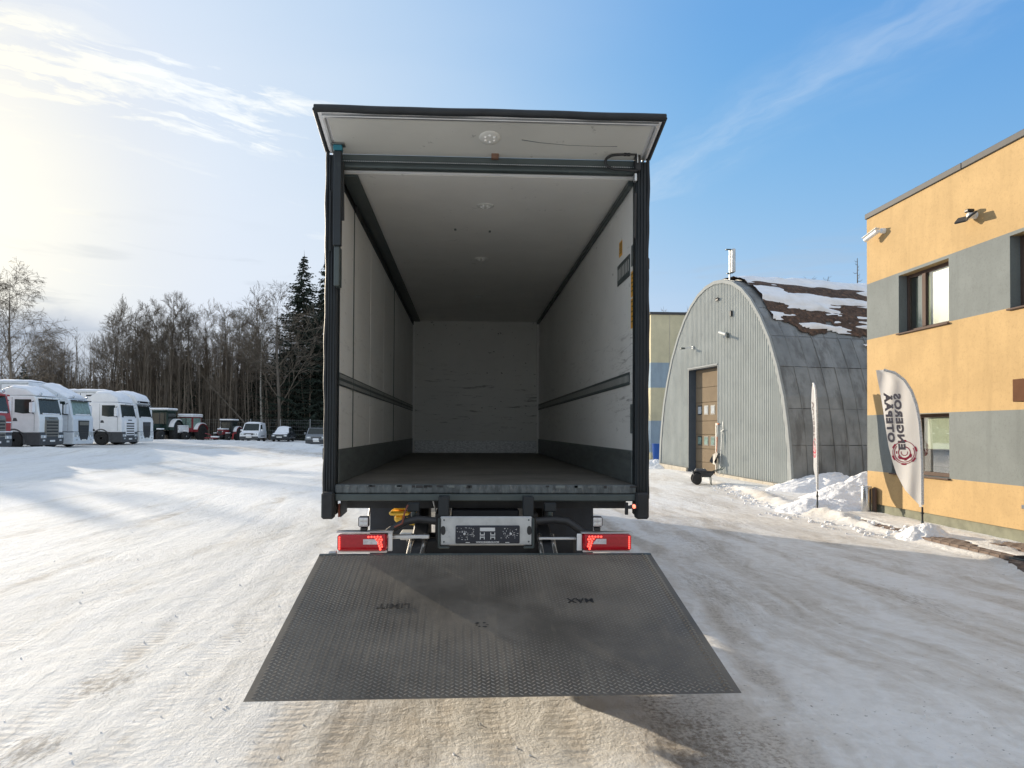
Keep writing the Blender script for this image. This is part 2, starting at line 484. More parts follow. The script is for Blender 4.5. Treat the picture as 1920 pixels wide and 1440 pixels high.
WHITE = pm('white_paint', (0.84, 0.85, 0.86), 0.3, var=0.05, vscale=2)
CREAM = pm('off_white_paint', (0.80, 0.82, 0.82), 0.35, var=0.06, vscale=2)
PALEBLUE = pm('pale_silver_paint', (0.68, 0.73, 0.78), 0.3, var=0.06)
DGREY = pm('dark_grey_plastic', (0.06, 0.063, 0.068), 0.6, var=0.15)
GRILLE = pm('grille_bronze', (0.23, 0.22, 0.19), 0.4, 0.4, var=0.1)
CARGLASS = pm('vehicle_glass', (0.022, 0.030, 0.028), 0.1, var=0.2, spec=0.35)
PALEGLASS = pm('pale_vehicle_glass', (0.20, 0.28, 0.25), 0.1, var=0.3, spec=0.35)
LAMPG = pm('headlamp_glass', (0.62, 0.66, 0.68), 0.12, 0.3, var=0.15)
REDP = pm('red_paint', (0.38, 0.035, 0.035), 0.35, var=0.1)
DREDP = pm('dark_red_paint', (0.22, 0.02, 0.028), 0.45, var=0.15)
GREENP = pm('dark_green_paint', (0.012, 0.036, 0.029), 0.4, var=0.15)
CARBLK = pm('black_car_paint', (0.02, 0.024, 0.03), 0.25, var=0.1)
CARGREY = pm('grey_car_paint', (0.22, 0.24, 0.26), 0.3, 0.4, var=0.05)
REDLENS = pm('red_lens', (0.30, 0.006, 0.014), 0.15, var=0.15, vscale=60, emit=(0.5, 0.004, 0.01), estr=0.035)
LED = pm('lit_red_led', (0.9, 0.1, 0.08), 0.3, var=0.02, emit=(1.0, 0.06, 0.04), estr=0.9)
LEDW = pm('marker_led', (1.0, 0.5, 0.4), 0.3, var=0.02, emit=(1.0, 0.12, 0.06), estr=1.0)
CLEARLENS = pm('clear_lens', (0.62, 0.60, 0.62), 0.12, var=0.2, vscale=40)
LAMPDOME = pm('dome_lamp_plastic', (0.66, 0.66, 0.62), 0.35, var=0.04)
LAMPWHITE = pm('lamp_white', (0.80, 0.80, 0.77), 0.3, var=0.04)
LEDCLEAR = pm('led_lens', (0.92, 0.92, 0.90), 0.15, var=0.03)
YELLOWM = pm('yellow_hydraulic_paint', (0.92, 0.56, 0.06), 0.4, var=0.15, vscale=12)
STICKER = pm('orange_sticker', (0.75, 0.38, 0.03), 0.45, var=0.05)
STICKD = pm('sticker_print', (0.10, 0.07, 0.03), 0.5, var=0.1)
TEALTAPE = pm('teal_tape', (0.015, 0.16, 0.22), 0.5, var=0.15)
RUSTR = pm('rust_red', (0.20, 0.06, 0.04), 0.7, var=0.3)
PLATEBLK = pm('plate_black', (0.012, 0.016, 0.028), 0.35, var=0.1)
PRINT = pm('white_print', (0.62, 0.64, 0.66), 0.5, var=0.05)
GRUBBY = pm('worn_black_print', (0.018, 0.018, 0.018), 0.7, var=0.4, vscale=30)
CORR = pm('galvanised_sheet', (0.36, 0.385, 0.375), 0.75, 0.0, spec=0.15, var=0.07, vscale=1.2, col2=(0.29, 0.315, 0.315), c2lo=0.5, c2hi=0.8)
EDGE = pm('pale_flashing', (0.30, 0.32, 0.32), 0.8, 0.0, spec=0.1, var=0.06)
SOIL = pm('rusty_moss', (0.075, 0.048, 0.034), 0.95, var=0.5, vscale=5, bump=0.9, bscale=14, bdist=0.05, col2=(0.16, 0.09, 0.055), c2lo=0.5, c2hi=0.65)
TANP = pm('tan_door_paint', (0.21, 0.165, 0.115), 0.9, var=0.08, vscale=2, spec=0.06)
DOORWHITE = pm('white_door_trim', (0.55, 0.54, 0.50), 0.4, var=0.04)
REVEAL = pm('dark_blue_reveal', (0.07, 0.09, 0.115), 0.6, var=0.1)
CONC = pm('pale_concrete', (0.46, 0.42, 0.35), 0.9, var=0.2, vscale=4, bump=0.4, bscale=30)
PLINTHM = pm('greenish_plinth', (0.19, 0.195, 0.145), 0.95, var=0.2, vscale=5, bump=0.4, bscale=30)
COPING = pm('dark_coping', (0.05, 0.052, 0.055), 0.7, 0.0, var=0.1)
BROWNF = pm('brown_window_frame', (0.095, 0.062, 0.048), 0.85, var=0.1)
BROWNS = pm('brown_sheet', (0.12, 0.062, 0.038), 0.9, var=0.08, spec=0.05)
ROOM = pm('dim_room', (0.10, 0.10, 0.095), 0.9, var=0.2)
BLIND = pm('pale_blind', (0.78, 0.84, 0.70), 0.8, var=0.04)
WGLASS = glass_mat('window_glass', (0.96, 0.98, 0.95), 1.0, 0.97)


def cloth_mat():
    m = bpy.data.materials.new('white_flag_cloth')
    m.use_nodes = True
    k = NT(m.node_tree)
    p = k.n['Principled BSDF']
    p.inputs['Base Color'].default_value = (0.74, 0.75, 0.76, 1)
    p.inputs['Roughness'].default_value = 0.8
    p.inputs['Specular IOR Level'].default_value = 0.2
    pos = k.new('ShaderNodeNewGeometry').outputs['Position']
    k.l.new(k.bump(k.noise(k.mapping(pos, (9, 9, 1.2)), 2.0, 4, 0.6), 0.4, 0.02), p.inputs['Normal'])
    t = k.new('ShaderNodeBsdfTranslucent')
    t.inputs[0].default_value = (0.72, 0.72, 0.72, 1)
    mx = k.new('ShaderNodeMixShader')
    mx.inputs[0].default_value = 0.55
    k.l.new(p.outputs[0], mx.inputs[1])
    k.l.new(t.outputs[0], mx.inputs[2])
    k.l.new(mx.outputs[0], k.n['Material Output'].inputs[0])
    return m


FLAGC = cloth_mat()
FLAGHEM = pm('flag_hem', (0.60, 0.60, 0.59), 0.8, var=0.35, vscale=60)
PRINTG = pm('grey_flag_print', (0.17, 0.15, 0.16), 0.8, var=0.1)
PRINTR = pm('red_flag_print', (0.50, 0.045, 0.085), 0.8, var=0.1)
PAVER = pm('brown_paver', (0.17, 0.125, 0.098), 0.9, var=0.25, vscale=3, bump=0.4, bscale=60, col2=(0.36, 0.33, 0.29), c2lo=0.6, c2hi=0.75)
KERBM = pm('grey_kerb', (0.26, 0.24, 0.22), 0.9, var=0.2, bump=0.3)
BLUEPL = pm('blue_plastic', (0.015, 0.10, 0.40), 0.45, var=0.08)
ORANGEW = pm('orange_handle', (0.50, 0.13, 0.03), 0.5, var=0.1)
BROWNB = pm('brown_board', (0.16, 0.09, 0.06), 0.8, var=0.15)
BARK = pm('grey_bark', (0.125, 0.108, 0.088), 0.95, var=0.35, vscale=3, stretch=(1, 1, 0.3))
BARKW = pm('birch_bark', (0.34, 0.32, 0.28), 0.9, var=0.3, vscale=3, col2=(0.06, 0.055, 0.05), c2lo=0.5, c2hi=0.6, stretch=(1, 1, 2))
TWIG = pm('twig_bark', (0.150, 0.124, 0.095), 0.95, var=0.3, vscale=2)
NEEDLE = pm('spruce_needles', (0.030, 0.045, 0.032), 0.9, var=0.5, vscale=1.2)
GALVPOST = pm('grey_post', (0.34, 0.35, 0.35), 0.5, 0.3, var=0.1)
WIRE = pm('fence_wire', (0.22, 0.23, 0.23), 0.5, 0.3, var=0.1)
HYDRO = pm('chromed_rod', (0.65, 0.62, 0.58), 0.2, 0.9, var=0.05)


# ------------------------------------------------------------------ mesh helpers
class MB:
    def __init__(s):
        s.v, s.f, s.m, s.s = [], [], [], []

    def add(s, verts, faces, mi=0, smooth=False):
        o = len(s.v)
        s.v.extend([tuple(p) for p in verts])
        for f in faces:
            s.f.append(tuple(i + o for i in f))
            s.m.append(mi)
            s.s.append(smooth)
        return s

    def quad(s, a, b, c, d, mi=0):
        return s.add([a, b, c, d], [(0, 1, 2, 3)], mi)

    def box(s, x0, x1, y0, y1, z0, z1, b=0.0, mi=0, M=None):
        b = min(b, abs(x1 - x0) * 0.45, abs(y1 - y0) * 0.45, abs(z1 - z0) * 0.45)
        if b <= 0:
            vs = [(x, y, z) for x in (x0, x1) for y in (y0, y1) for z in (z0, z1)]
            fs = [(0, 1, 3, 2), (4, 6, 7, 5), (0, 4, 5, 1), (2, 3, 7, 6), (0, 2, 6, 4), (1, 5, 7, 3)]
        else:
            vs, fs, ix = [], [], {}
            lo, hi = (x0, y0, z0), (x1, y1, z1)
            for c in range(8):
                sg = ((c >> 2) & 1, (c >> 1) & 1, c & 1)
                for ax in range(3):
                    p = []
                    for i in range(3):
                        e = hi[i] if sg[i] else lo[i]
                        if i != ax:
                            e += -b if sg[i] else b
                        p.append(e)
                    ix[(sg, ax)] = len(vs)
                    vs.append(tuple(p))
            for ax in range(3):
                o1, o2 = [i for i in range(3) if i != ax]
                for sd in (0, 1):
                    ring = []
                    for (p, q) in ((0, 0), (1, 0), (1, 1), (0, 1)):
                        sg = [0, 0, 0]
                        sg[ax], sg[o1], sg[o2] = sd, p, q
                        ring.append(ix[(tuple(sg), ax)])
                    fs.append(tuple(ring))
            for ax in range(3):
                o1, o2 = [i for i in range(3) if i != ax]
                for p in (0, 1):
                    for q in (0, 1):
                        s0, s1 = [0, 0, 0], [0, 0, 0]
                        s0[o1] = s1[o1] = p
                        s0[o2] = s1[o2] = q
                        s1[ax] = 1
                        s0, s1 = tuple(s0), tuple(s1)
                        fs.append((ix[(s0, o1)], ix[(s1, o1)], ix[(s1, o2)], ix[(s0, o2)]))
            for c in range(8):
                sg = ((c >> 2) & 1, (c >> 1) & 1, c & 1)
                fs.append((ix[(sg, 0)], ix[(sg, 1)], ix[(sg, 2)]))
        if M is not None:
            vs = [tuple(M @ Vector(p)) for p in vs]
        return s.add(vs, fs, mi)

    def tube(s, pts, r, n=8, mi=0, caps=True, smooth=True):
        pts = [Vector(p) for p in pts]
        rs = r if isinstance(r, (list, tuple)) else [r] * len(pts)
        vs, fs = [], []
        prev = None
        for i, p in enumerate(pts):
            t = (pts[min(i + 1, len(pts) - 1)] - pts[max(i - 1, 0)])
            t = t.normalized() if t.length > 1e-9 else Vector((0, 0, 1))
            if prev is None:
                a = Vector((1, 0, 0)) if abs(t.x) < 0.8 else Vector((0, 1, 0))
                u = t.cross(a).normalized()
            else:
                u = (prev - t * prev.dot(t))
                u = u.normalized() if u.length > 1e-9 else t.orthogonal().normalized()
            prev = u
            w = t.cross(u)
            for j in range(n):
                an = 2 * math.pi * j / n
                vs.append(p + (u * math.cos(an) + w * math.sin(an)) * rs[i])
        for i in range(len(pts) - 1):
            for j in range(n):
                k = (j + 1) % n
                fs.append((i * n + j, i * n + k, (i + 1) * n + k, (i + 1) * n + j))
        s.add(vs, fs, mi, smooth)
        if caps:
            o = len(vs)
            s.add(vs[:n], [tuple(range(n - 1, -1, -1))], mi)
            s.add(vs[-n:], [tuple(range(n))], mi)
        return s

    def prism(s, poly, axis, a, b, mi=0):
        """polygon in the two other axes (in xyz order) swept from a to b along axis"""
        n = len(poly)

        def P(q, t):
            if axis == 'x':
                return (t, q[0], q[1])
            if axis == 'y':
                return (q[0], t, q[1])
            return (q[0], q[1], t)
        vs = [P(q, a) for q in poly] + [P(q, b) for q in poly]
        fs = [tuple(range(n)), tuple(range(2 * n - 1, n - 1, -1))]
        fs += [(i, i + n, (i + 1) % n + n, (i + 1) % n) for i in range(n)]
        return s.add(vs, fs, mi)

    def lathe(s, prof, c, axis='z', n=16, mi=0, smooth=True):
        """profile of (radius, offset) turned about an axis through c"""
        vs, fs = [], []
        for (r, h) in prof:
            for j in range(n):
                a = 2 * math.pi * j / n
                u, w = r * math.cos(a), r * math.sin(a)
                q = {'x': (h, u, w), 'y': (u, h, w), 'z': (u, w, h)}[axis]
                vs.append((c[0] + q[0], c[1] + q[1], c[2] + q[2]))
        for i in range(len(prof) - 1):
            for j in range(n):
                k = (j + 1) % n
                fs.append((i * n + j, i * n + k, (i + 1) * n + k, (i + 1) * n + j))
        s.add(vs, fs, mi, smooth)
        s.add(vs[:n], [tuple(range(n))], mi)
        s.add(vs[-n:], [tuple(range(n - 1, -1, -1))], mi)
        return s

    def xf(s, M):
        s.v = [tuple(M @ Vector(p)) for p in s.v]
        return s

    def mesh(s, name, mats):
        me = bpy.data.meshes.new(name)
        me.from_pydata(s.v, [], s.f)
        for m in (mats if isinstance(mats, (list, tuple)) else [mats]):
            me.materials.append(m)
        me.polygons.foreach_set('material_index', s.m)
        me.polygons.foreach_set('use_smooth', s.s)
        bm = bmesh.new()
        bm.from_mesh(me)
        bmesh.ops.recalc_face_normals(bm, faces=bm.faces)
        bm.to_mesh(me)
        bm.free()
        me.update()
        return me


def fixed_mesh(name, v, f, mats, smooth=False):
    me = bpy.data.meshes.new(name)
    me.from_pydata(v, [], f)
    for m in (mats if isinstance(mats, (list, tuple)) else [mats]):
        me.materials.append(m)
    if smooth:
        me.polygons.foreach_set('use_smooth', [True] * len(me.polygons))
    me.update()
    return me


def link(name, me, parent=None, loc=(0, 0, 0), rz=0.0, bevel=0.0):
    o = bpy.data.objects.new(name, me)
    COL.objects.link(o)
    if parent is not None:
        o.parent = parent
    o.location = loc
    o.rotation_euler = (0, 0, rz)
    if bevel:
        b = o.modifiers.new('bevel', 'BEVEL')
        b.width = bevel
        b.segments = 2
        b.limit_method = 'ANGLE'
        b.angle_limit = R(35)
    return o


def root_loc(o):
    v = Vector((0, 0, 0))
    while o is not None:
        v += Vector(o.location)
        o = o.parent
    return v


def tag(o, label=None, cat=None, group=None, kind=None):
    if label:
        o['label'] = label
    if cat:
        o['category'] = cat
    if group:
        o['group'] = group
    if kind:
        o['kind'] = kind
    return o


def thing(name, label, cat, loc=(0, 0, 0), rz=0.0, group=None):
    o = bpy.data.objects.new(name, None)
    o.empty_display_size = 0.2
    COL.objects.link(o)
    o.location = loc
    o.rotation_euler = (0, 0, rz)
    return tag(o, label, cat, group)


def part(name, mb, mats, parent, world=False, bevel=0.0, label=None):
    """one mesh object under parent; with world=True the builder's points are world points and the parents are unrotated"""
    if world:
        off = root_loc(parent)
        mb.v = [(p[0] - off.x, p[1] - off.y, p[2] - off.z) for p in mb.v]
    o = link(name, mb.mesh(name, mats), parent, bevel=bevel)
    if label:
        o['label'] = label
    return o


def copy_tree(o, parent=None):
    c = o.copy()
    COL.objects.link(c)
    if parent is not None:
        c.parent = parent
    for ch in [q for q in bpy.data.objects if q.parent == o]:
        copy_tree(ch, c)
    return c


def text_mb(txt, size, M, depth=0.001, bold=0.0, sx=1.0, mi=0, spacing=1.0):
    """flat lettering as mesh, laid out in local xy (centred), then placed by M"""
    cu = bpy.data.curves.new('t', 'FONT')
    cu.body = txt
    cu.size = size
    cu.align_x = 'CENTER'
    cu.align_y = 'CENTER'
    cu.extrude = depth
    cu.offset = bold
    cu.space_character = spacing
    cu.resolution_u = 3
    ob = bpy.data.objects.new('t', cu)
    COL.objects.link(ob)
    bpy.context.view_layer.update()
    dg = bpy.context.evaluated_depsgraph_get()
    me = bpy.data.meshes.new_from_object(ob.evaluated_get(dg))
    mb = MB()
    mb.add([tuple(M @ Vector((v.co.x * sx, v.co.y, v.co.z))) for v in me.vertices], [tuple(p.vertices) for p in me.polygons], mi)
    bpy.data.objects.remove(ob)
    bpy.data.curves.remove(cu)
    bpy.data.meshes.remove(me)
    return mb


# ------------------------------------------------------------------ noise and terrain
def _hash(ix, iy, seed):
    h = (ix.astype(np.int64) * 374761393 + iy.astype(np.int64) * 668265263 + seed * 1442695041) & 0xFFFFFFFF
    h = ((h ^ (h >> 13)) * 1274126177) & 0xFFFFFFFF
    return ((h ^ (h >> 16)) & 0xFFFF) / 65535.0


def vnoise(x, y, seed=0):
    ix, iy = np.floor(x), np.floor(y)
    fx, fy = x - ix, y - iy
    fx, fy = fx * fx * (3 - 2 * fx), fy * fy * (3 - 2 * fy)
    a, b = _hash(ix, iy, seed), _hash(ix + 1, iy, seed)
    c, d = _hash(ix, iy + 1, seed), _hash(ix + 1, iy + 1, seed)
    return (a * (1 - fx) + b * fx) * (1 - fy) + (c * (1 - fx) + d * fx) * fy


def fbm(x, y, oct=4, seed=0):
    s, a, t = 0, 0.5, 0
    for i in range(oct):
        s = s + a * vnoise(x * 2 ** i, y * 2 ** i, seed + i * 7)
        t += a
        a *= 0.5
    return s / t - 0.5


def S(t):
    t = np.clip(t, 0, 1)
    return t * t * (3 - 2 * t)


def terrain(x, y):
    x, y = np.asarray(x, float), np.asarray(y, float)
    z = 0.5 * S((y - 22) / 18) * S((-x - 9) / 10)
    kerb = 7.25 - 0.75 * S((9.6 - y) / 2.0) + 0.8 * S((y - 15) / 6)
    z = z + 0.085 * S((x - kerb + 0.15) / 0.3) * S((30 - y) / 8)
    z = z + 0.22 * S((y - 20) / 9) * S((x - 5.2) / 3)
    return z


def gz(x, y):
    return float(terrain(x, y))


def bare_mask(x, y):
    """1 where the paving along the building is swept bare of snow"""
    k = 7.25 - 0.75 * S((9.6 - y) / 2.0) + 0.8 * S((y - 15) / 6)
    e = x - k
    n = fbm(x * 1.7 + 3, y * 0.8, 4, 91)
    strip = S((0.40 + 0.5 * n - e) / 0.12) * S((e + 0.02) / 0.05)
    patch = S((n - 0.03 + 0.10 * (10.2 - y) / 2.0) / 0.06) * S((11.6 - y) / 0.8)
    return np.clip(np.maximum(strip, patch), 0, 1)


def build_ground():
    ys = [-14.0, -8, -4, -1, 0.5, 1.6, 2.4]
    y = 2.9
    while y < 190:
        ys.append(y)
        y += max(0.03, 0.0105 * y)
    ys += [230, 300, 420, 700]
    xs = []
    x = 0.0
    while x < 9.0:
        xs.append(x)
        x += 0.05
    while x < 110:
        xs.append(x)
        x += 0.05 + (x - 9) * 0.035
    xs += [150, 240, 420, 700]
    xs = sorted(set([-a for a in xs] + xs))
    X, Y = np.meshgrid(np.array(xs), np.array(ys))
    Z = terrain(X, Y)
    near = S((60 - np.hypot(X, Y)) / 40)
    fade = np.clip(1.2 - np.hypot(X, Y) / 45, 0.15, 1)
    Z = Z + 0.022 * fbm(X * 0.5, Y * 0.3, 3, 11) * near
    rut = fbm((X + 0.5 * fbm(X * 0.15, Y * 0.15, 2, 5)) * 3.2, Y * 0.16, 4, 3)
    Z = Z + 0.013 * rut * near * fade
    Z = Z + 0.014 * fbm(X * 5.0, Y * 4.0, 4, 21) * fade * near
    # tyre-tread chevrons printed in the two lanes behind the lift
    for cx, w in ((-0.45, 0.20), (1.30, 0.22)):
        m = S((w - np.abs(X - cx - 0.1 * fbm(X * 0, Y * 0.3, 2, 9))) / 0.06) * S((4.9 - Y) / 0.8)
        Z = Z - m * 0.010 * (0.6 + 0.4 * np.sin(Y * 95 + np.abs(X - cx) * 60))
    # drifts and ploughed banks in the parking row to the left and beside the road
    bank = S((X + 34) / 6) * S((-13 - X) / 4)
    Z = Z + 0.30 * bank * S(1 - np.abs(Y - 37.5 - 0.2 * (X + 24)) / 3.0) * (0.7 + fbm(X * 0.5, Y * 0.5, 3, 31))
    rd = np.exp(-((Y - 63 + 0.25 * (X + 20)) / 1.6) ** 2) * S((-11 - X) / 2) * S((X + 60) / 8)
    Z = Z + 0.35 * rd * (0.8 + 0.9 * fbm(X * 0.35, Y * 0.35, 3, 41))
    # ridge of clods along the pavement edge
    kerb = 7.25 - 0.75 * S((9.6 - Y) / 2.0) + 0.8 * S((Y - 15) / 6)
    ridge = np.exp(-((X - kerb - 0.05) / 0.28) ** 2) * S((Y - 10.6) / 3) * S((22 - Y) / 3)
    Z = Z + ridge * (0.07 + 0.22 * np.maximum(fbm(X * 3.1, Y * 3.1, 4, 51), -0.1))
    # trodden, uneven snow on the pavement
    pv = S((X - kerb) / 0.25) * S((8.7 - X) / 0.2) * S((16 - Y) / 2)
    Z = Z + pv * (0.05 * fbm(X * 2.2, Y * 1.2, 4, 61) + 0.02 * S((Y - 11.5) / 2.0))
    B = bare_mask(X, Y)
    inpav = S((X - kerb - 0.02) / 0.1) * S((8.45 - X) / 0.1) * (Y < 13.6)
    Z = Z - inpav * B * 0.075
    # wheel tracks fanning out behind the truck and across the yard
    T = X * 0
    for (xa, xb, bend, w) in ((1.75, 3.35, 0.5, 0.17), (2.75, 3.75, 0.5, 0.16), (4.3, 4.15, 0.7, 0.18), (5.7, 4.7, 0.6, 0.16), (6.6, 5.2, 0.2, 0.15), (3.5, 2.6, -0.3, 0.15),
                              (-1.05, -1.2, 0.0, 0.15), (-0.72, -0.8, 0.05, 0.10), (-0.15, -0.1, 0.0, 0.09), (0.18, 0.2, 0.0, 0.12), (0.62, 0.7, 0.0, 0.10), (1.25, 1.3, 0.0, 0.17),
                              (-2.6, -3.3, 0.5, 0.15), (-3.9, -4.0, 0.6, 0.16), (-5.6, -4.9, 0.6, 0.15), (-1.9, -2.4, 0.2, 0.14), (-7.4, -6.0, 0.9, 0.2), (-9.5, -7.2, 1.0, 0.2)):
        t = (Y - 3.5) / 10.5
        c = xa + (xb - xa) * t + bend * 4 * t * (1 - t) * 0.5 + 0.06 * fbm(Y * 0.5 + xa, Y * 0, 2, 13)
        T = np.maximum(T, S((w - np.abs(X - c)) / 0.06) * (0.55 + 0.9 * fbm(X * 0.4 + xa, Y * 0.25, 3, 17)) * S((30 - Y) / 14))
    T = np.clip(T, 0, 1)
    Z = Z - 0.010 * T
    G = X * 0
    for (gx, gy, gr, ln, st) in ((-2.46, 5.03, 0.24, 1.6, 1.0), (-2.37, 4.0, 0.2, 1.5, 1.0), (-1.63, 4.54, 0.10, 1.5, 0.7), (-4.4, 9.7, 0.3, 3.0, 0.5), (-2.25, 5.87, 0.08, 2.0, 0.7), (-0.35, 3.85, 0.22, 1.6, 0.8),
                                 (0.25, 3.7, 0.18, 1.6, 0.6), (1.25, 3.9, 0.40, 1.8, 0.9), (2.9, 7.9, 0.5, 4.5, 0.65), (3.6, 11.0, 0.6, 4.0, 0.65), (4.7, 7.2, 0.35, 4.5, 0.55), (2.1, 4.6, 0.3, 2.5, 0.5), (5.0, 13.0, 0.6, 4.0, 0.6), (5.8, 17.0, 0.8, 3.5, 0.6)):
        xx = X - gx - 0.05 * (Y - gy)
        G = np.maximum(G, st * np.exp(-((xx / gr) ** 2 + ((Y - gy) / (gr * ln)) ** 2)) * (0.75 + 1.1 * fbm(X * 1.6, Y * 0.5, 3, 71)))
    G = np.clip(G, 0, 1)
    nx, ny = len(xs), len(ys)
    V = np.stack([X.ravel(), Y.ravel(), Z.ravel()], 1)
    idx = np.arange(nx * ny).reshape(ny, nx)
    F = np.stack([idx[:-1, :-1].ravel(), idx[:-1, 1:].ravel(), idx[1:, 1:].ravel(), idx[1:, :-1].ravel()], 1)
    me = bpy.data.meshes.new('ground')
    me.vertices.add(len(V))
    me.vertices.foreach_set('co', V.ravel())
    me.loops.add(F.size)
    me.loops.foreach_set('vertex_index', F.ravel())
    me.polygons.add(len(F))
    me.polygons.foreach_set('loop_start', np.arange(0, F.size, 4))
    me.polygons.foreach_set('use_smooth', np.ones(len(F), bool))
    me.update(calc_edges=True)
    at = me.attributes.new('track', 'FLOAT', 'POINT')
    at.data.foreach_set('value', T.ravel().astype(np.float32))
    at = me.attributes.new('grit', 'FLOAT', 'POINT')
    at.data.foreach_set('value', G.ravel().astype(np.float32))
    me.materials.append(GROUND)
    tag(link('ground', me), 'hard packed yard snow with sandy tyre tracks', 'ground', kind='structure')


build_ground()


def heap(name, label, cx, cy, rx, ry, h, seed, rot=0.0, mat=None, base=None, kind=None, group=None):
    """a shovelled heap of snow: uneven dome resting in the ground"""
    n, rings = 110, 44
    z0 = gz(cx, cy) - 0.06 if base is None else base
    V, F = [], []
    a = np.linspace(0, 2 * np.pi, n, endpoint=False)
    for i in range(rings + 1):
        t = i / rings
        rr = t * (1 + 0.22 * fbm(np.cos(a) * 1.5 + seed, np.sin(a) * 1.5, 3, seed))
        x, y = np.cos(a) * rr * rx, np.sin(a) * rr * ry
        prof = (1 - t ** 1.5) ** 1.1
        zz = h * prof * (1 + 0.9 * fbm(x * 1.8 + seed, y * 1.8, 4, seed + 3)) + 0.12 * h * fbm(x * 6, y * 6, 3, seed + 5) + 0.05 * fbm(x * 14, y * 14, 3, seed + 9)
        if i == rings:
            zz = zz * 0 - 0.05
        c, s = math.cos(rot), math.sin(rot)
        for j in range(n):
            V.append((x[j] * c - y[j] * s, x[j] * s + y[j] * c, float(max(zz[j], -0.05))))
    for i in range(rings):
        for j in range(n):
            k = (j + 1) % n
            F.append((i * n + j, i * n + k, (i + 1) * n + k, (i + 1) * n + j))
    o = link(name, fixed_mesh(name, V, F, mat or PILE, True), None, (cx, cy, z0))
    return tag(o, label, 'snow pile', group, kind)


heap('snow_pile', 'low drift of snow heaped against the side of the arched hangar', 10.6, 20.2, 2.3, 1.25, 0.58, 3, 0.25, group='snow heaped between the hangar and the yellow building')
heap('snow_pile', 'rounded heap of snow behind the corner of the yellow building', 9.9, 17.2, 1.75, 1.25, 0.56, 8, 0.0, group='snow heaped between the hangar and the yellow building')
heap('snow_pile', 'low spread of shovelled snow at the foot of the edge-on flag', 7.9, 15.3, 1.1, 1.0, 0.30, 14, 0.3, group='snow heaped between the hangar and the yellow building')
heap('snow_pile', 'small mound of snow round the foot of the large printed flag', 7.56, 11.35, 0.46, 0.42, 0.24, 23, 0.0, group='snow heaped between the hangar and the yellow building')
heap('snow_pile', 'little drift of snow at the far corner base of the arched hangar', 8.05, 29.9, 1.0, 1.3, 0.40, 31, 0.0, group='snow heaped between the hangar and the yellow building')

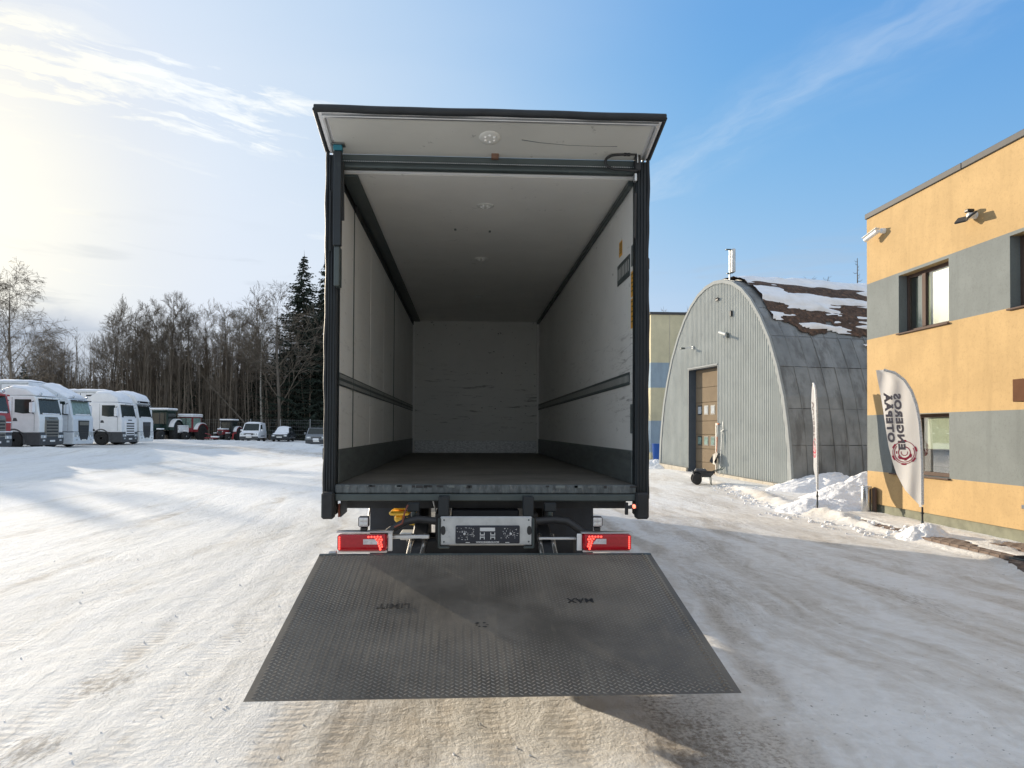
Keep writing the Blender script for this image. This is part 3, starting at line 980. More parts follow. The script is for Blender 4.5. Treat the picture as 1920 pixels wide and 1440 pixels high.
# ------------------------------------------------------------------ the open box truck
def build_truck():
    CX = 0.169
    t = thing('box_truck', 'box truck seen from behind with its empty cargo box open and tail lift lowered', 'truck', (CX, 5.85, 0))
    W = lambda name, mb, mats, par=t, **k: part(name, mb, mats, par, world=True, **k)
    xl, xr, y0, y1, zf, zc = -1.07, 1.41, 5.90, 13.93, 1.30, 3.89
    # outer shell
    W('side_wall', MB().box(-1.115, xl - 0.012, 5.93, 14.0, 1.17, 4.0, 0.01), BLUESTEEL)
    W('side_wall', MB().box(xr + 0.004, 1.455, 5.93, 14.0, 1.17, 4.0, 0.01), BLUESTEEL)
    W('roof', MB().box(-1.113, 1.453, 5.96, 13.998, 3.90, 4.02, 0.01), WHITE)
    W('front_bulkhead', MB().box(-1.05, 1.40, 13.96, 13.995, 1.18, 3.895), BLUESTEEL)
    W('floor', MB().box(xl - 0.01, xr + 0.003, 5.86, 13.95, 1.20, zf), FLOORM)
    # lining
    seams = [5.93, 6.69, 7.86, 9.11, 10.35, 11.51, 12.73, 13.93]
    for i in range(7):
        g = 0.010 if i != 3 else 0.026
        W('wall_panel', MB().box(xl - 0.010, xl, seams[i] + 0.008, seams[i + 1] - g, zf + 0.005, 3.80, 0.003), LINING)
    W('seam_backing', MB().box(xl - 0.0118, xl - 0.0102, 5.93, 13.93, zf, 3.885), BLACK)
    for i in range(1, 7):
        if i in (1, 4):
            w = 0.018
            W('seam_trim', MB().box(xl, xl + 0.006, seams[i] - w, seams[i] + w * 0.6, zf + 0.01, 3.79, 0.002), GREYSTEEL)
    W('wall_panel', MB().box(xr - 0.004, xr + 0.003, 5.95, 13.94, zf + 0.002, 3.888), LININGR, label='white wall lining with dark scuffs near the opening')
    W('ceiling', MB().box(xl, xr, 5.96, 13.94, zc, zc + 0.008), CEIL)
    W('end_wall', MB().box(xl - 0.008, xr, 13.935, 13.955, zf, zc + 0.004), LININGF)
    for x in (xl + 0.002, xr - 0.045):
        W('corner_post', MB().box(x, x + 0.042, 13.90, 13.934, zf + 0.004, zc - 0.003, 0.006), LAMPWHITE)
    W('end_kick_plate', MB().box(xl + 0.046, xr - 0.047, 13.915, 13.934, zf + 0.003, 1.545, 0.003), TREADKICK)
    # roof rails
    rr = MB().box(xl + 0.001, xl + 0.14, 5.97, 13.93, zc - 0.022, zc - 0.001, 0.004)
    W('roof_rail', rr, GREYSTEEL)
    W('roof_rail', MB().box(xl - 0.006, xl + 0.016, 6.72, 13.93, 3.80, zc - 0.023, 0.003), BLACK)
    W('roof_rail', MB().box(xr - 0.05, xr - 0.005, 5.97, 13.93, zc - 0.05, zc - 0.001, 0.006), GREYSTEEL)
    # kick plates
    W('kick_plate', MB().box(xl, xl + 0.010, 5.95, 13.9, zf + 0.003, 1.585, 0.003), KICK)
    W('kick_plate', MB().box(xr - 0.014, xr - 0.005, 5.97, 13.9, zf + 0.003, 1.585, 0.003), KICK)

    # slotted load-securing rails
    def rail(x0, x1, ya, yb, za, zb, rows, pitch, sgn):
        m = MB()
        m.box(x0, x1, ya, yb, za, zb, 0.003)
        o = W('load_rail', m, GREYSTEEL)
        k = MB()
        xs = x1 + 0.0012 if sgn > 0 else x0 - 0.0012
        n = int((yb - ya) / pitch)
        for r in range(rows):
            h = (zb - za) / rows
            zl, zh = za + h * r + h * 0.24, za + h * r + h * 0.78
            for i in range(n):
                y = ya + (i + 0.5) * pitch
                k.quad((xs, y - pitch * 0.17, zl), (xs, y + pitch * 0.17, zl), (xs, y + pitch * 0.17, zh), (xs, y - pitch * 0.17, zh))
        so = W('slot', k, LAMPWHITE, o)
        so['kind'] = 'stuff'
    cuts = [5.93, 6.67, 7.85, 9.10, 10.32, 11.50, 12.72, 13.9]
    for a, b in zip(cuts, cuts[1:]):
        rail(xl, xl + 0.010, a + 0.005, b - 0.012, 2.115, 2.225, 2, 0.036, 1)
    rail(xr - 0.014, xr - 0.005, 6.08, 13.9, 2.15, 2.262, 1, 0.05, -1)
    rail(xr - 0.014, xr - 0.005, 6.08, 6.57, 3.10, 3.29, 1, 0.06, -1)
    # stickers and plates by the opening
    for (ya, yb, za, zb, mm) in ((6.40, 6.53, 3.36, 3.50, STICKER), (5.955, 6.05, 2.90, 3.12, STICKER), (5.955, 6.05, 2.63, 2.885, STICKER)):
        s_ = W('warning_sticker', MB().box(xr - 0.0058, xr - 0.0045, ya, yb, za, zb), mm)
        g = MB()
        for i in range(5):
            z = zb - 0.03 - i * (zb - za - 0.04) / 5
            g.quad((xr - 0.0064, ya + 0.012, z), (xr - 0.0064, yb - 0.012 - 0.02 * (i % 2), z), (xr - 0.0064, yb - 0.012 - 0.02 * (i % 2), z + 0.010), (xr - 0.0064, ya + 0.012, z + 0.010))
        W('sticker_lines', g, STICKD, s_)
    W('latch_plate', MB().box(xr - 0.012, xr - 0.005, 5.955, 6.04, 1.73, 1.98, 0.003), KICK)
    W('latch_plate', MB().box(xr - 0.012, xr - 0.005, 5.955, 6.02, 3.16, 3.34, 0.003), KICK)

    # dome lamps with six led lenses
    def dome(x, y, z, par, tilt=None):
        o = W('dome_lamp', MB().lathe([(0.0, -0.012), (0.044, -0.011), (0.066, -0.006), (0.080, -0.004), (0.083, 0.001)], (x, y, z), 'z', 28), LAMPDOME, par)
        if o.parent == t:
            for i in range(6):
                a = i * math.pi / 3
                W('led', MB().lathe([(0.0, -0.018), (0.009, -0.016), (0.012, -0.009)], (x + 0.038 * math.cos(a), y + 0.038 * math.sin(a), z), 'z', 8), LEDCLEAR, o)
        else:
            k = MB()
            for i in range(6):
                a = i * math.pi / 3
                k.lathe([(0.0, -0.030), (0.012, -0.028), (0.016, -0.018)], (x + 0.05 * math.cos(a), y + 0.05 * math.sin(a), z), 'z', 8, 1)
        return o
    for y in (6.74, 8.83, 11.3):
        dome(0.16, y, zc, t)
    # little brackets and knocks on the ceiling
    for (x, y) in ((-0.14, 7.55), (0.23, 7.6)):
        W('ceiling_clip', MB().box(x - 0.012, x + 0.012, y - 0.03, y + 0.03, zc - 0.006, zc - 0.0005, 0.002), KICK)
    # rear frame
    for (a, b, sgn) in ((-1.150, -1.062, -1), (1.395, 1.490, 1)):
        p = W('rear_post', MB().box(a, b, 5.83, 5.95, 1.05, 4.0, 0.010), BLUESTEEL)
        # folded edge and rubber seal, a little wavy
        m = MB()
        xo = a - 0.004 if sgn < 0 else b + 0.004
        pts = [(xo + 0.004 * math.sin(z * 5.1 + sgn) + 0.0025 * math.sin(z * 17), 5.84, z) for z in np.linspace(1.19, 4.03, 46)]
        m.tube(pts, 0.016, 7)
        W('seal', m, SEAL, p)
        e = MB()
        for q in (0.2, 0.45, 0.72):
            xx = a + (b - a) * q
            e.box(xx - 0.006, xx + 0.006, 5.817, 5.8305, 1.06, 3.99, 0.003)
        W('post_fold', e, BLUESTEEL, p)
        for z in (1.55, 2.35, 3.15, 3.7):
            xx = a - 0.01 if sgn < 0 else b + 0.01
            W('hinge', MB().box(xx - 0.016, xx + 0.016, 5.85, 5.90, z - 0.05, z + 0.05, 0.006), SEAL, p)
        W('rubber_buffer', MB().box(a - 0.012, b - 0.0, 5.74, 5.829, 1.03, 1.245, 0.015), RUBBER)
    # header
    hd = W('header_beam', MB().box(-1.062, 1.395, 5.86, 5.955, 3.915, 4.01, 0.006), GREYSTEEL)
    W('header_lip', MB().box(-1.060, 1.393, 5.835, 5.859, 3.955, 4.008, 0.006), GREYSTEEL, hd)
    W('header_channel', MB().box(-1.060, 1.393, 5.80, 5.859, 3.886, 3.905, 0.004), GREYSTEEL, hd)
    bd = MB()
    for i in range(160):
        x = -1.03 + i * 2.40 / 159
        bd.box(x - 0.004, x + 0.004, 5.828, 5.8345, 3.945, 3.953)
    W('weld_bead', bd, GALV, hd)['kind'] = 'stuff'
    W('catch_block', MB().box(0.185, 0.245, 5.79, 5.834, 3.985, 4.03, 0.004), BROWNB)
    # roof flap, hinged above the header and swung up
    A = Vector((0, 5.858, 4.006))
    dv = Vector((0, -0.50, 0.122))
    L = dv.length
    ang = math.atan2(dv.z, -dv.y)
    Mf = Matrix.Translation(A) @ Matrix.Rotation(-ang, 4, 'X')
    fl = W('roof_flap', MB().box(-1.145, 1.490, -L, 0.0, 0.012, 0.052, 0.006).xf(Mf), WHITE)
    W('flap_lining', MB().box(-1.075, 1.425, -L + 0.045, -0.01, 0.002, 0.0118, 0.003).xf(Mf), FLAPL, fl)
    sm = MB()
    pts = [(x, -L - 0.006, 0.034 + 0.0022 * math.sin(x * 4.2) + 0.0012 * math.sin(x * 11)) for x in np.linspace(-1.165, 1.512, 50)]
    sm.tube(pts, 0.030, 8)
    W('flap_seal', sm.xf(Mf), SEAL, fl)
    for x in (-1.160, 1.505):
        W('flap_seal', MB().tube([(x, -L, 0.034), (x, -0.01, 0.028)], 0.022, 8).xf(Mf), SEAL, fl)
    W('flap_edge_trim', MB().box(-1.115, 1.465, -L + 0.018, -L + 0.042, -0.012, 0.0118, 0.004).xf(Mf), ALU, fl)
    for x in (-1.115, 1.443):
        W('flap_edge_trim', MB().box(x, x + 0.022, -L + 0.044, -0.012, -0.010, 0.0118, 0.004).xf(Mf), ALU, fl)
    lm = MB().lathe([(0.0, -0.011), (0.046, -0.010), (0.066, -0.006), (0.083, -0.003), (0.086, 0.003)], (0.165, -0.27, 0.001), 'z', 28)
    W('dome_lamp', lm.xf(Mf), LAMPDOME, fl)
    km = MB()
    for i in range(6):
        a = i * math.pi / 3 + 0.5
        km.lathe([(0.0, -0.018), (0.009, -0.016), (0.013, -0.008)], (0.165 + 0.040 * math.cos(a), -0.27 + 0.040 * math.sin(a), 0.001), 'z', 8)
    W('led', km.xf(Mf), LEDCLEAR, fl)
    sc = MB()
    sp = [(0.42, -0.255, 0.0012), (0.56, -0.225, 0.0012), (0.80, -0.20, 0.0012), (1.05, -0.195, 0.0012), (1.20, -0.20, 0.0012)]
    sc.tube(sp, [0.004, 0.003, 0.002, 0.002, 0.003], 4)
    W('flap_scratch', sc.xf(Mf), KICK, fl)
    # prop holding the flap open, with a strip of teal tape at its top
    pr = W('flap_prop', MB().box(-1.082, -1.018, 5.70, 5.755, 3.22, 3.984, 0.006), BLUESTEEL)
    W('prop_tape', MB().box(-1.085, -1.015, 5.697, 5.758, 3.985, 4.03, 0.004), TEALTAPE, pr)
    W('prop_pad', MB().box(-1.105, -0.995, 5.69, 5.765, 4.0305, 4.040, 0.003), KICK, pr)
    W('prop_foot', MB().box(-1.075, -1.03, 5.72, 5.829, 2.9, 3.22, 0.006), GREYSTEEL, pr)
    fx = MB()
    for i in range(11):
        z = 3.2 + i * 0.045
        w = 0.02 + 0.02 * math.sin(i * 0.3)
        fx.box(-1.128, -1.112 - w * 0.2, 5.805, 5.8165, z, z + 0.044)
    W('torn_seal_strip', fx, SEAL)
    W('gas_strut', MB().tube([(-1.02, 5.80, 3.45), (-1.025, 5.80, 3.92)], 0.012, 8), BLACK)
    W('gas_strut', MB().tube([(1.375, 5.80, 3.35), (1.38, 5.79, 3.72)], 0.012, 8), BLACK)
    # electric cable looping to the flap
    cp = []
    for i in range(22):
        a = math.pi * (0.5 + i / 21.0)
        cp.append((1.235 + 0.115 * math.cos(a), 5.755, 3.962 + 0.062 * math.sin(a)))
    cp = [(1.39, 5.76, 4.035)] + cp + [(1.39, 5.77, 3.90)]
    cb = W('cable', MB().tube(cp, 0.011, 8), BLACK)
    for x in (1.285, 1.315):
        W('cable_gland', MB().tube([(x - 0.010, 5.755, 4.028), (x + 0.010, 5.755, 4.03)], 0.017, 8), BLACK, cb)
    W('flap_hinge', MB().box(1.372, 1.42, 5.765, 5.829, 3.90, 4.05, 0.01), BLACK)
    W('flap_hinge', MB().tube([(1.388, 5.75, 3.96), (1.388, 5.75, 4.07)], 0.006, 6), ALU)
    W('flap_hinge', MB().box(1.37, 1.392, 5.78, 5.829, 3.82, 3.885, 0.004), ALU)
    # sill
    sl_ = W('sill_beam', MB().box(-1.062, 1.395, 5.80, 5.90, 1.232, 1.303, 0.008), SCUFFED)
    W('sill_flange', MB().box(-1.062, 1.395, 5.79, 5.90, 1.172, 1.228, 0.008), GREYSTEEL, sl_)
    rnd = random.Random(4)
    dn = MB()
    for i in range(26):
        x = -1.0 + rnd.random() * 2.35
        w = 0.02 + rnd.random() * 0.06
        dn.box(x, x + w, 5.797, 5.8005, 1.275 + rnd.random() * 0.015, 1.300, 0.002, rnd.randrange(2))
    W('sill_dent', dn, [BLACK, KICK], sl_)['kind'] = 'stuff'
    # under-frame
    for x in (CX - 0.43, CX + 0.35):
        W('chassis_rail', MB().box(x, x + 0.08, 5.95, 16.0, 0.80, 1.06, 0.01), CHASSIS)
    for i in range(12):
        W('cross_member', MB().box(-1.06, 1.39, 6.15 + i * 0.66, 6.21 + i * 0.66, 1.075, 1.165), CHASSIS)
    for x in (-0.221, 0.447):
        W('hanger_bracket', MB().box(x, x + 0.085, 5.60, 5.70, 1.07, 1.228, 0.006), BLUESTEEL)
    for x in (-0.47, 0.62):
        W('bolt_plate', MB().box(x, x + 0.10, 5.66, 5.72, 1.10, 1.17, 0.008), BLUESTEEL)
        W('bolt_plate', MB().lathe([(0.0, 0), (0.02, 0.0), (0.02, 0.05)], (x + 0.05, 5.68, 1.05), 'z', 8), GREYSTEEL)
    # dark box of the lift pump behind the hangers
    W('pump_housing', MB().box(-0.13, 0.45, 6.1, 6.6, 0.95, 1.07, 0.01), MUDF)
    # number-plate panel
    pp = W('plate_panel', MB().box(-0.205, 0.518, 5.585, 5.605, 0.845, 1.072, 0.008), GALV)
    W('plate_panel_edge', MB().box(-0.222, -0.206, 5.57, 5.63, 0.825, 1.06, 0.008), GREYSTEEL, pp)
    W('plate_panel_edge', MB().box(0.519, 0.535, 5.57, 5.63, 0.825, 1.06, 0.008), GREYSTEEL, pp)
    W('plate_panel_edge', MB().box(-0.215, -0.13, 5.57, 5.60, 0.822, 0.838, 0.006), GREYSTEEL, pp)
    W('plate_panel_edge', MB().box(0.45, 0.53, 5.57, 5.60, 0.822, 0.838, 0.006), GREYSTEEL, pp)
    for x in (-0.182, 0.495):
        m = MB()
        poly = [(x + 0.019 * math.cos(a), 0.963 + 0.035 * math.copysign(abs(math.sin(a)) ** 0.7, math.sin(a))) for a in np.linspace(0, 2 * math.pi, 20, endpoint=False)]
        m.prism(poly, 'y', 5.5835, 5.5849)
        W('oval_hole', m, BLACK, pp)
    for x in (-0.175, 0.49):
        for z in (0.875, 1.045):
            W('bolt', MB().lathe([(0, -0.004), (0.006, -0.003), (0.007, 0)], (x, 5.5845, z), 'y', 6), GREYSTEEL, pp)
    npl = W('number_plate', MB().box(-0.085, 0.418, 5.570, 5.5846, 0.862, 1.003, 0.010), PLATEBLK)
    Mt = Matrix.Translation((0.166, 5.5685, 0.873)) @ Matrix.Rotation(R(90), 4, 'X')
    W('plate_lettering', text_mb('WWW.ENGEROS.COM', 0.0185, Mt, 0.0006, 0.0006, 0.95), PRINT, npl)
    gm = MB()
    yb = 5.5693
    gm.box(0.106, 0.224, yb, 5.5699, 0.959, 0.987, 0.0003)
    for x in (0.106, 0.188):
        for z in (0.925, 0.895):
            gm.box(x, x + 0.006, yb, 5.5699, z, z + 0.024)
            gm.box(x + 0.031, x + 0.037, yb, 5.5699, z, z + 0.024)
            gm.box(x + 0.007, x + 0.030, yb, 5.5699, z + (0.001 if z > 0.91 else 0.014), z + (0.009 if z > 0.91 else 0.022))
    rnd = random.Random(12)
    for side in (-1, 1):
        for i in range(34):
            dx = 0.105 + rnd.random() * 0.135
            z = 0.888 + rnd.random() * 0.10
            w, h = (0.003 + rnd.random() * 0.012, 0.003) if rnd.random() < 0.6 else (0.003, 0.004 + rnd.random() * 0.008)
            x = 0.166 + side * dx
            gm.box(x - w / 2, x + w / 2, yb, 5.5699, z, z + h)
        gm.lathe([(0.0, 0), (0.0095, 0.0), (0.0095, 0.0012)], (0.166 + side * 0.181, yb - 0.0006, 0.938), 'y', 12)
        gm.box(0.166 + side * 0.155 - 0.016, 0.166 + side * 0.155 + 0.016, yb, 5.5699, 0.8685, 0.874)
    W('plate_marks', gm, PRINT, npl)['kind'] = 'stuff'

    # tail lamps
    def lamp(cx, sgn):
        """cx = centre of lens; sgn -1 for the left lamp"""
        xa, xb = cx - 0.188, cx + 0.188
        br = W('lamp_bracket', MB().box(xa - 0.012, xb + (0.02 if sgn > 0 else 0.045), 5.50, 5.60, 0.957 if sgn < 0 else 0.948, 0.966 if sgn < 0 else 0.957, 0.003), ALU)
        e = (xb + 0.006, xb + 0.04) if sgn < 0 else (xa - 0.045, xa - 0.006)
        W('bracket_plate', MB().box(e[0], e[1], 5.515, 5.53, 0.815, 0.955 if sgn < 0 else 0.946, 0.004), CREAM, br)
        W('bracket_plate', MB().box(xa, xb, 5.51, 5.53, 0.803, 0.819, 0.004), CREAM, br)
        ln = W('tail_lamp', MB().box(xa, xb, 5.48, 5.56, 0.822, 0.944, 0.012), REDLENS)
        W('lamp_body', MB().box(xa + 0.01, xb - 0.01, 5.562, 5.60, 0.83, 0.94, 0.008), BLACK, ln)
        yy = 5.4795
        cl = MB()
        # reversing-light window, slanted on its inner side
        q = [(-0.03, 0.872), (0.075, 0.872), (0.082, 0.887), (0.06, 0.912), (-0.03, 0.912)] if sgn < 0 else [(0.03, 0.872), (-0.075, 0.872), (-0.068, 0.887), (-0.045, 0.912), (0.03, 0.912)]
        off = 0.04 if sgn < 0 else -0.04
        cl.prism([(cx + off + a, b) for a, b in q], 'y', yy - 0.002, yy)
        W('reversing_window', cl, CLEARLENS, ln)
        sm_ = MB()
        sm_.box(cx - 0.13 if sgn < 0 else cx + 0.02, cx - 0.02 if sgn < 0 else cx + 0.13, yy - 0.0015, yy, 0.868, 0.908, 0.0005)
        W('reflector_panel', sm_, REDLENS, ln)
        # lit leds: outer column and the inner hooked cluster
        lx = xa + 0.018 if sgn < 0 else xb - 0.018
        for i in range(7):
            W('led', MB().box(lx - 0.006, lx + 0.006, yy - 0.004, yy, 0.834 + i * 0.0145, 0.845 + i * 0.0145, 0.002), LED, ln)
        dots = [(0.050, 0.928), (0.073, 0.929), (0.096, 0.928), (0.119, 0.930), (0.142, 0.928), (0.110, 0.913), (0.132, 0.910), (0.150, 0.908), (0.122, 0.895), (0.143, 0.890),
                (0.126, 0.878), (0.147, 0.872), (0.132, 0.861), (0.152, 0.855), (0.138, 0.846), (0.140, 0.834)]
        for (a, b) in dots:
            x = cx + a if sgn < 0 else cx - a
            W('led', MB().lathe([(0.0, -0.004), (0.006, -0.003), (0.0085, 0.0)], (x, yy, b), 'y', 8), LED, ln)
        # work lamp on a short foot
        wx = cx + 0.008 if sgn < 0 else cx - 0.075
        wl = W('work_lamp', MB().box(wx - 0.042, wx + 0.042, 5.50, 5.55, 0.998, 1.082, 0.012), BLACK)
        W('work_lamp_lens', MB().box(wx - 0.034, wx + 0.034, 5.495, 5.4995, 1.006, 1.074, 0.002), CLEARLENS, wl)
        for i in (-1, 1):
            for j in (-1, 1):
                W('work_lamp_cell', MB().lathe([(0.0, 0.003), (0.010, 0.0), (0.015, 0.002)], (wx + i * 0.016, 5.492, 1.040 + j * 0.016), 'y', 8), ALU, wl)
        W('lamp_foot', MB().box(wx - 0.025, wx + 0.025, 5.505, 5.545, 0.968, 0.997, 0.005), BLACK, wl)
    lamp(-0.797, -1)
    lamp(1.095, 1)
    # spray hoses arching from the plate panel to the lamps
    W('hose', MB().tube([(-0.24, 5.63, 1.03), (-0.38, 5.63, 1.045), (-0.47, 5.62, 1.03), (-0.56, 5.61, 0.985), (-0.615, 5.60, 0.945)], 0.030, 10), BLACK)
    W('hose', MB().tube([(0.55, 5.63, 1.03), (0.70, 5.63, 1.04), (0.80, 5.62, 1.03), (0.87, 5.61, 0.985), (0.93, 5.60, 0.945)], 0.030, 10), BLACK)
    W('lamp_rail', MB().box(-0.60, -0.29, 5.60, 5.65, 0.895, 0.925, 0.005), ALU)
    W('lamp_rail', MB().box(0.57, 0.87, 5.60, 5.65, 0.885, 0.905, 0.005), ALU)
    W('cable', MB().tube([(-0.56, 5.58, 0.99), (-0.50, 5.57, 1.02), (-0.485, 5.57, 1.09), (-0.46, 5.6, 1.16)], 0.007, 6), RUSTR)
    W('cable', MB().tube([(-0.925, 7.2, 1.15), (-0.93, 6.9, 1.0), (-0.94, 6.8, 0.80)], 0.008, 6), ALU)
    W('cable', MB().tube([(-0.29, 6.1, 1.16), (-0.26, 6.1, 1.05), (-0.25, 6.2, 0.98)], 0.007, 6), ALU)
    # yellow hydraulic unit
    yl = W('hydraulic_unit', MB().box(-0.70, -0.55, 6.80, 6.98, 0.985, 1.075, 0.02), YELLOWM)
    W('hydraulic_flange', MB().box(-0.735, -0.54, 6.78, 7.0, 0.935, 0.975, 0.015), YELLOWM, yl)
    W('hydraulic_flange', MB().box(-0.69, -0.60, 6.82, 6.96, 0.865, 0.934, 0.02), YELLOWM, yl)
    W('hydraulic_flange', MB().prism([(-0.60, 0.855), (-0.47, 0.835), (-0.52, 0.90), (-0.58, 0.90)], 'y', 6.8, 6.95), YELLOWM, yl)
    W('hydraulic_flange', MB().box(-0.50, -0.485, 6.79, 6.97, 0.94, 1.0, 0.006), YELLOWM, yl)
    # mud flap with rusty rim, hanging at the left corner
    W('mud_flap', MB().prism([(-1.035, 1.17), (-0.985, 1.17), (-0.985, 1.07), (-1.035, 1.025)], 'y', 5.90, 5.925), DGREY)
    W('flap_bracket', MB().box(-1.052, -1.037, 5.88, 5.93, 1.03, 1.14, 0.003), RUSTR)
    mk = W('marker_lamp', MB().tube([(1.31, 5.72, 1.13), (1.38, 5.70, 1.145)], [0.014, 0.020], 10), BLACK)
    W('marker_lens', MB().lathe([(0.0, -0.022), (0.014, -0.012), (0.018, 0)], (1.355, 5.70, 1.14), 'y', 10), LEDW, mk)
    W('marker_bracket', MB().box(1.285, 1.312, 5.715, 5.735, 1.07, 1.17, 0.004), RUBBER, mk)
    # wheels and mudguards
    def wheel(x, y, r, w, dual):
        o = None
        for k in range(2 if dual else 1):
            xx = x if k == 0 else x - math.copysign(w + 0.03, x - CX)
            m = MB().lathe([(r * 0.58, -w / 2), (r * 0.93, -w / 2), (r, -w * 0.36), (r, w * 0.36), (r * 0.93, w / 2), (r * 0.58, w / 2)], (xx, y, r), 'x', 28)
            if o is None:
                o = W('wheel', m, TYRE)
                W('rim', MB().lathe([(r * 0.2, -0.02), (r * 0.56, -0.02), (r * 0.57, 0.06), (r * 0.2, 0.06)], (xx, y, r), 'x', 20), GALV, o)
            else:
                W('inner_tyre', m, TYRE, o)
    for x in (-0.87, 1.21):
        wheel(x, 8.15, 0.50, 0.28, True)
        wheel(x, 14.9, 0.50, 0.30, False)
        m = MB()
        xa = -1.005 if x < 0 else 0.825
        pts = [(0.60 * math.cos(a), 0.60 * math.sin(a)) for a in np.linspace(R(-8), R(188), 16)]
        inn = [(0.575 * math.cos(a), 0.575 * math.sin(a)) for a in np.linspace(R(188), R(-8), 16)]
        m.prism([(8.15 + a, 0.5 + b) for a, b in pts + inn], 'x', xa, xa + 0.515)
        W('mudguard', m, MUDF)
        W('mud_flap', MB().box(xa, xa + 0.515, 7.47, 7.50, 0.25, 1.06, 0.008), MUDF)
    W('axle', MB().tube([(-0.8, 8.15, 0.5), (1.1, 8.15, 0.5)], 0.08, 10), CHASSIS)
    W('axle', MB().tube([(-0.8, 14.9, 0.5), (1.1, 14.9, 0.5)], 0.06, 10), CHASSIS)
    W('fuel_tank', MB().box(-1.0, -0.35, 10.6, 12.2, 0.45, 1.0, 0.08), ALU)
    W('battery_box', MB().box(0.7, 1.36, 11.2, 12.6, 0.45, 1.0, 0.03), CHASSIS)
    # day cab
    cab = MB().prism([(14.10, 0.75), (16.15, 0.75), (16.22, 1.75), (16.0, 2.95), (15.5, 3.12), (14.12, 3.12)], 'x', CX - 1.20, CX + 1.20)
    cb_ = W('cab', cab, BLUESTEEL, bevel=0.05)
    W('windscreen', MB().box(-1.02, 1.36, -0.004, 0.004, 0.0, 1.02, 0.002).xf(Matrix.Translation((0, 16.20, 1.86)) @ Matrix.Rotation(R(10.4), 4, 'X')), CARGLASS, cb_)
    for x in (CX - 1.206, CX + 1.202):
        W('side_window', MB().prism([(14.75, 1.95), (15.85, 1.85), (15.75, 2.75), (14.75, 2.75)], 'x', x, x + 0.004), CARGLASS, cb_)
    W('bumper', MB().box(CX - 1.22, CX + 1.22, 15.9, 16.3, 0.35, 0.80, 0.05), DGREY, cb_)
    for x in (CX - 1.0, CX + 0.7):
        W('headlamp', MB().box(x, x + 0.3, 16.29, 16.315, 0.5, 0.68, 0.006), LAMPG, cb_)
    for sx in (-1, 1):
        W('mirror', MB().box(CX + sx * 1.36 - 0.09, CX + sx * 1.36 + 0.09, 15.95, 16.05, 1.9, 2.6, 0.04), BLACK, cb_)

    # ---- tail lift
    BL, BR = Vector((-1.085, 5.339, 0.824)), Vector((1.395, 5.339, 0.824))
    FL, FR = Vector((-1.088, 3.555, 0.412)), Vector((1.398, 3.555, 0.427))
    ux = (BR - BL).normalized()
    uy = (FL - BL).normalized()
    uz = uy.cross(ux).normalized()
    if uz.z < 0:
        uz = -uz

    def PL(u, v, h):
        a = BL.lerp(BR, u)
        b = FL.lerp(FR, u)
        return a.lerp(b, v) + uz * h
    pm_ = MB()
    top = [PL(0, 0, 0), PL(1, 0, 0), PL(1, 1, 0), PL(0, 1, 0)]
    bot = [PL(0.003, 0, -0.11), PL(0.997, 0, -0.11), PL(0.998, 0.985, -0.018), PL(0.002, 0.985, -0.018)]
    pm_.add(top + bot, [(0, 1, 2, 3), (4, 5, 6, 7), (0, 1, 5, 4), (1, 2, 6, 5), (2, 3, 7, 6), (3, 0, 4, 7)])
    lift = W('lift_platform', pm_, PLATE)
    # raised tread bars, thinned where boots and pallet wheels have worn them
    W_, L_ = (BR - BL).length, (FL - BL).length
    tm = MB()
    px_, py_ = 0.0465, 0.0315
    nu, nv = int((W_ - 0.05) / px_), int((L_ - 0.03) / py_)
    rnd = random.Random(7)
    for i in range(nu * 2):
        for j in range(nv):
            cu = 0.03 + (i + 0.5) * px_ / 2
            cv = 0.02 + (j + (0.5 if i % 2 else 0.0) + 0.25) * py_
            d = 1 if i % 2 else -1
            a = R(38) * d
            hl, hw, hh = 0.0150, 0.0050, 0.0046
            wear = fbm(np.array([cu * 2.1]), np.array([cv * 2.1]), 3, 77)[0]
            hh *= 0.75 + 0.6 * wear
            if cu > W_ - 0.09:
                hh *= 1.9
            elif cu > W_ - 0.19 and cv < L_ * 0.8:
                hh *= 0.45
            ca, sa = math.cos(a), math.sin(a)
            vs = []
            for (p, q, h) in ((-hl, 0, 0), (0, -hw, 0), (hl, 0, 0), (0, hw, 0), (-hl * 0.45, 0, hh), (hl * 0.45, 0, hh)):
                uu, vv = cu + p * ca - q * sa, cv + p * sa + q * ca
                vs.append(PL(uu / W_, vv / L_, h + (0.0002 if h == 0 else 0)))
            tm.add(vs, [(0, 1, 5, 4), (1, 2, 5), (2, 3, 4, 5), (3, 0, 4)])
    tr_ = W('tread_pattern', tm, TREAD, lift)
    tr_['kind'] = 'stuff'
    W('edge_strip', MB().add([PL(0, 0, 0.003), PL(1, 0, 0.003), PL(1, 0.016, 0.003), PL(0, 0.016, 0.003), PL(0, 0, -0.02), PL(1, 0, -0.02), PL(1, 0.016, 0.0004), PL(0, 0.016, 0.0004)],
                             [(0, 1, 2, 3), (0, 1, 5, 4), (2, 3, 7, 6), (1, 2, 6, 5), (3, 0, 4, 7)]), GREYSTEEL, lift)

    def onplate(u, v, rot=0.0):
        o = PL(u, v, 0.0060)
        X, Y = -ux, uy * 1.0
        return Matrix(((X.x, Y.x, uz.x, o.x), (X.y, Y.y, uz.y, o.y), (X.z, Y.z, uz.z, o.z), (0, 0, 0, 1))) @ Matrix.Rotation(rot, 4, 'Z')
    W('lettering', text_mb('LIMIT', 0.085, onplate(0.255, 0.46), 0.0006, 0.001, 1.05), GRUBBY, lift)
    W('lettering', text_mb('MAX', 0.085, onplate(0.735, 0.43), 0.0006, 0.001, 0.95), GRUBBY, lift)
    sp_ = MB()
    rnd = random.Random(3)
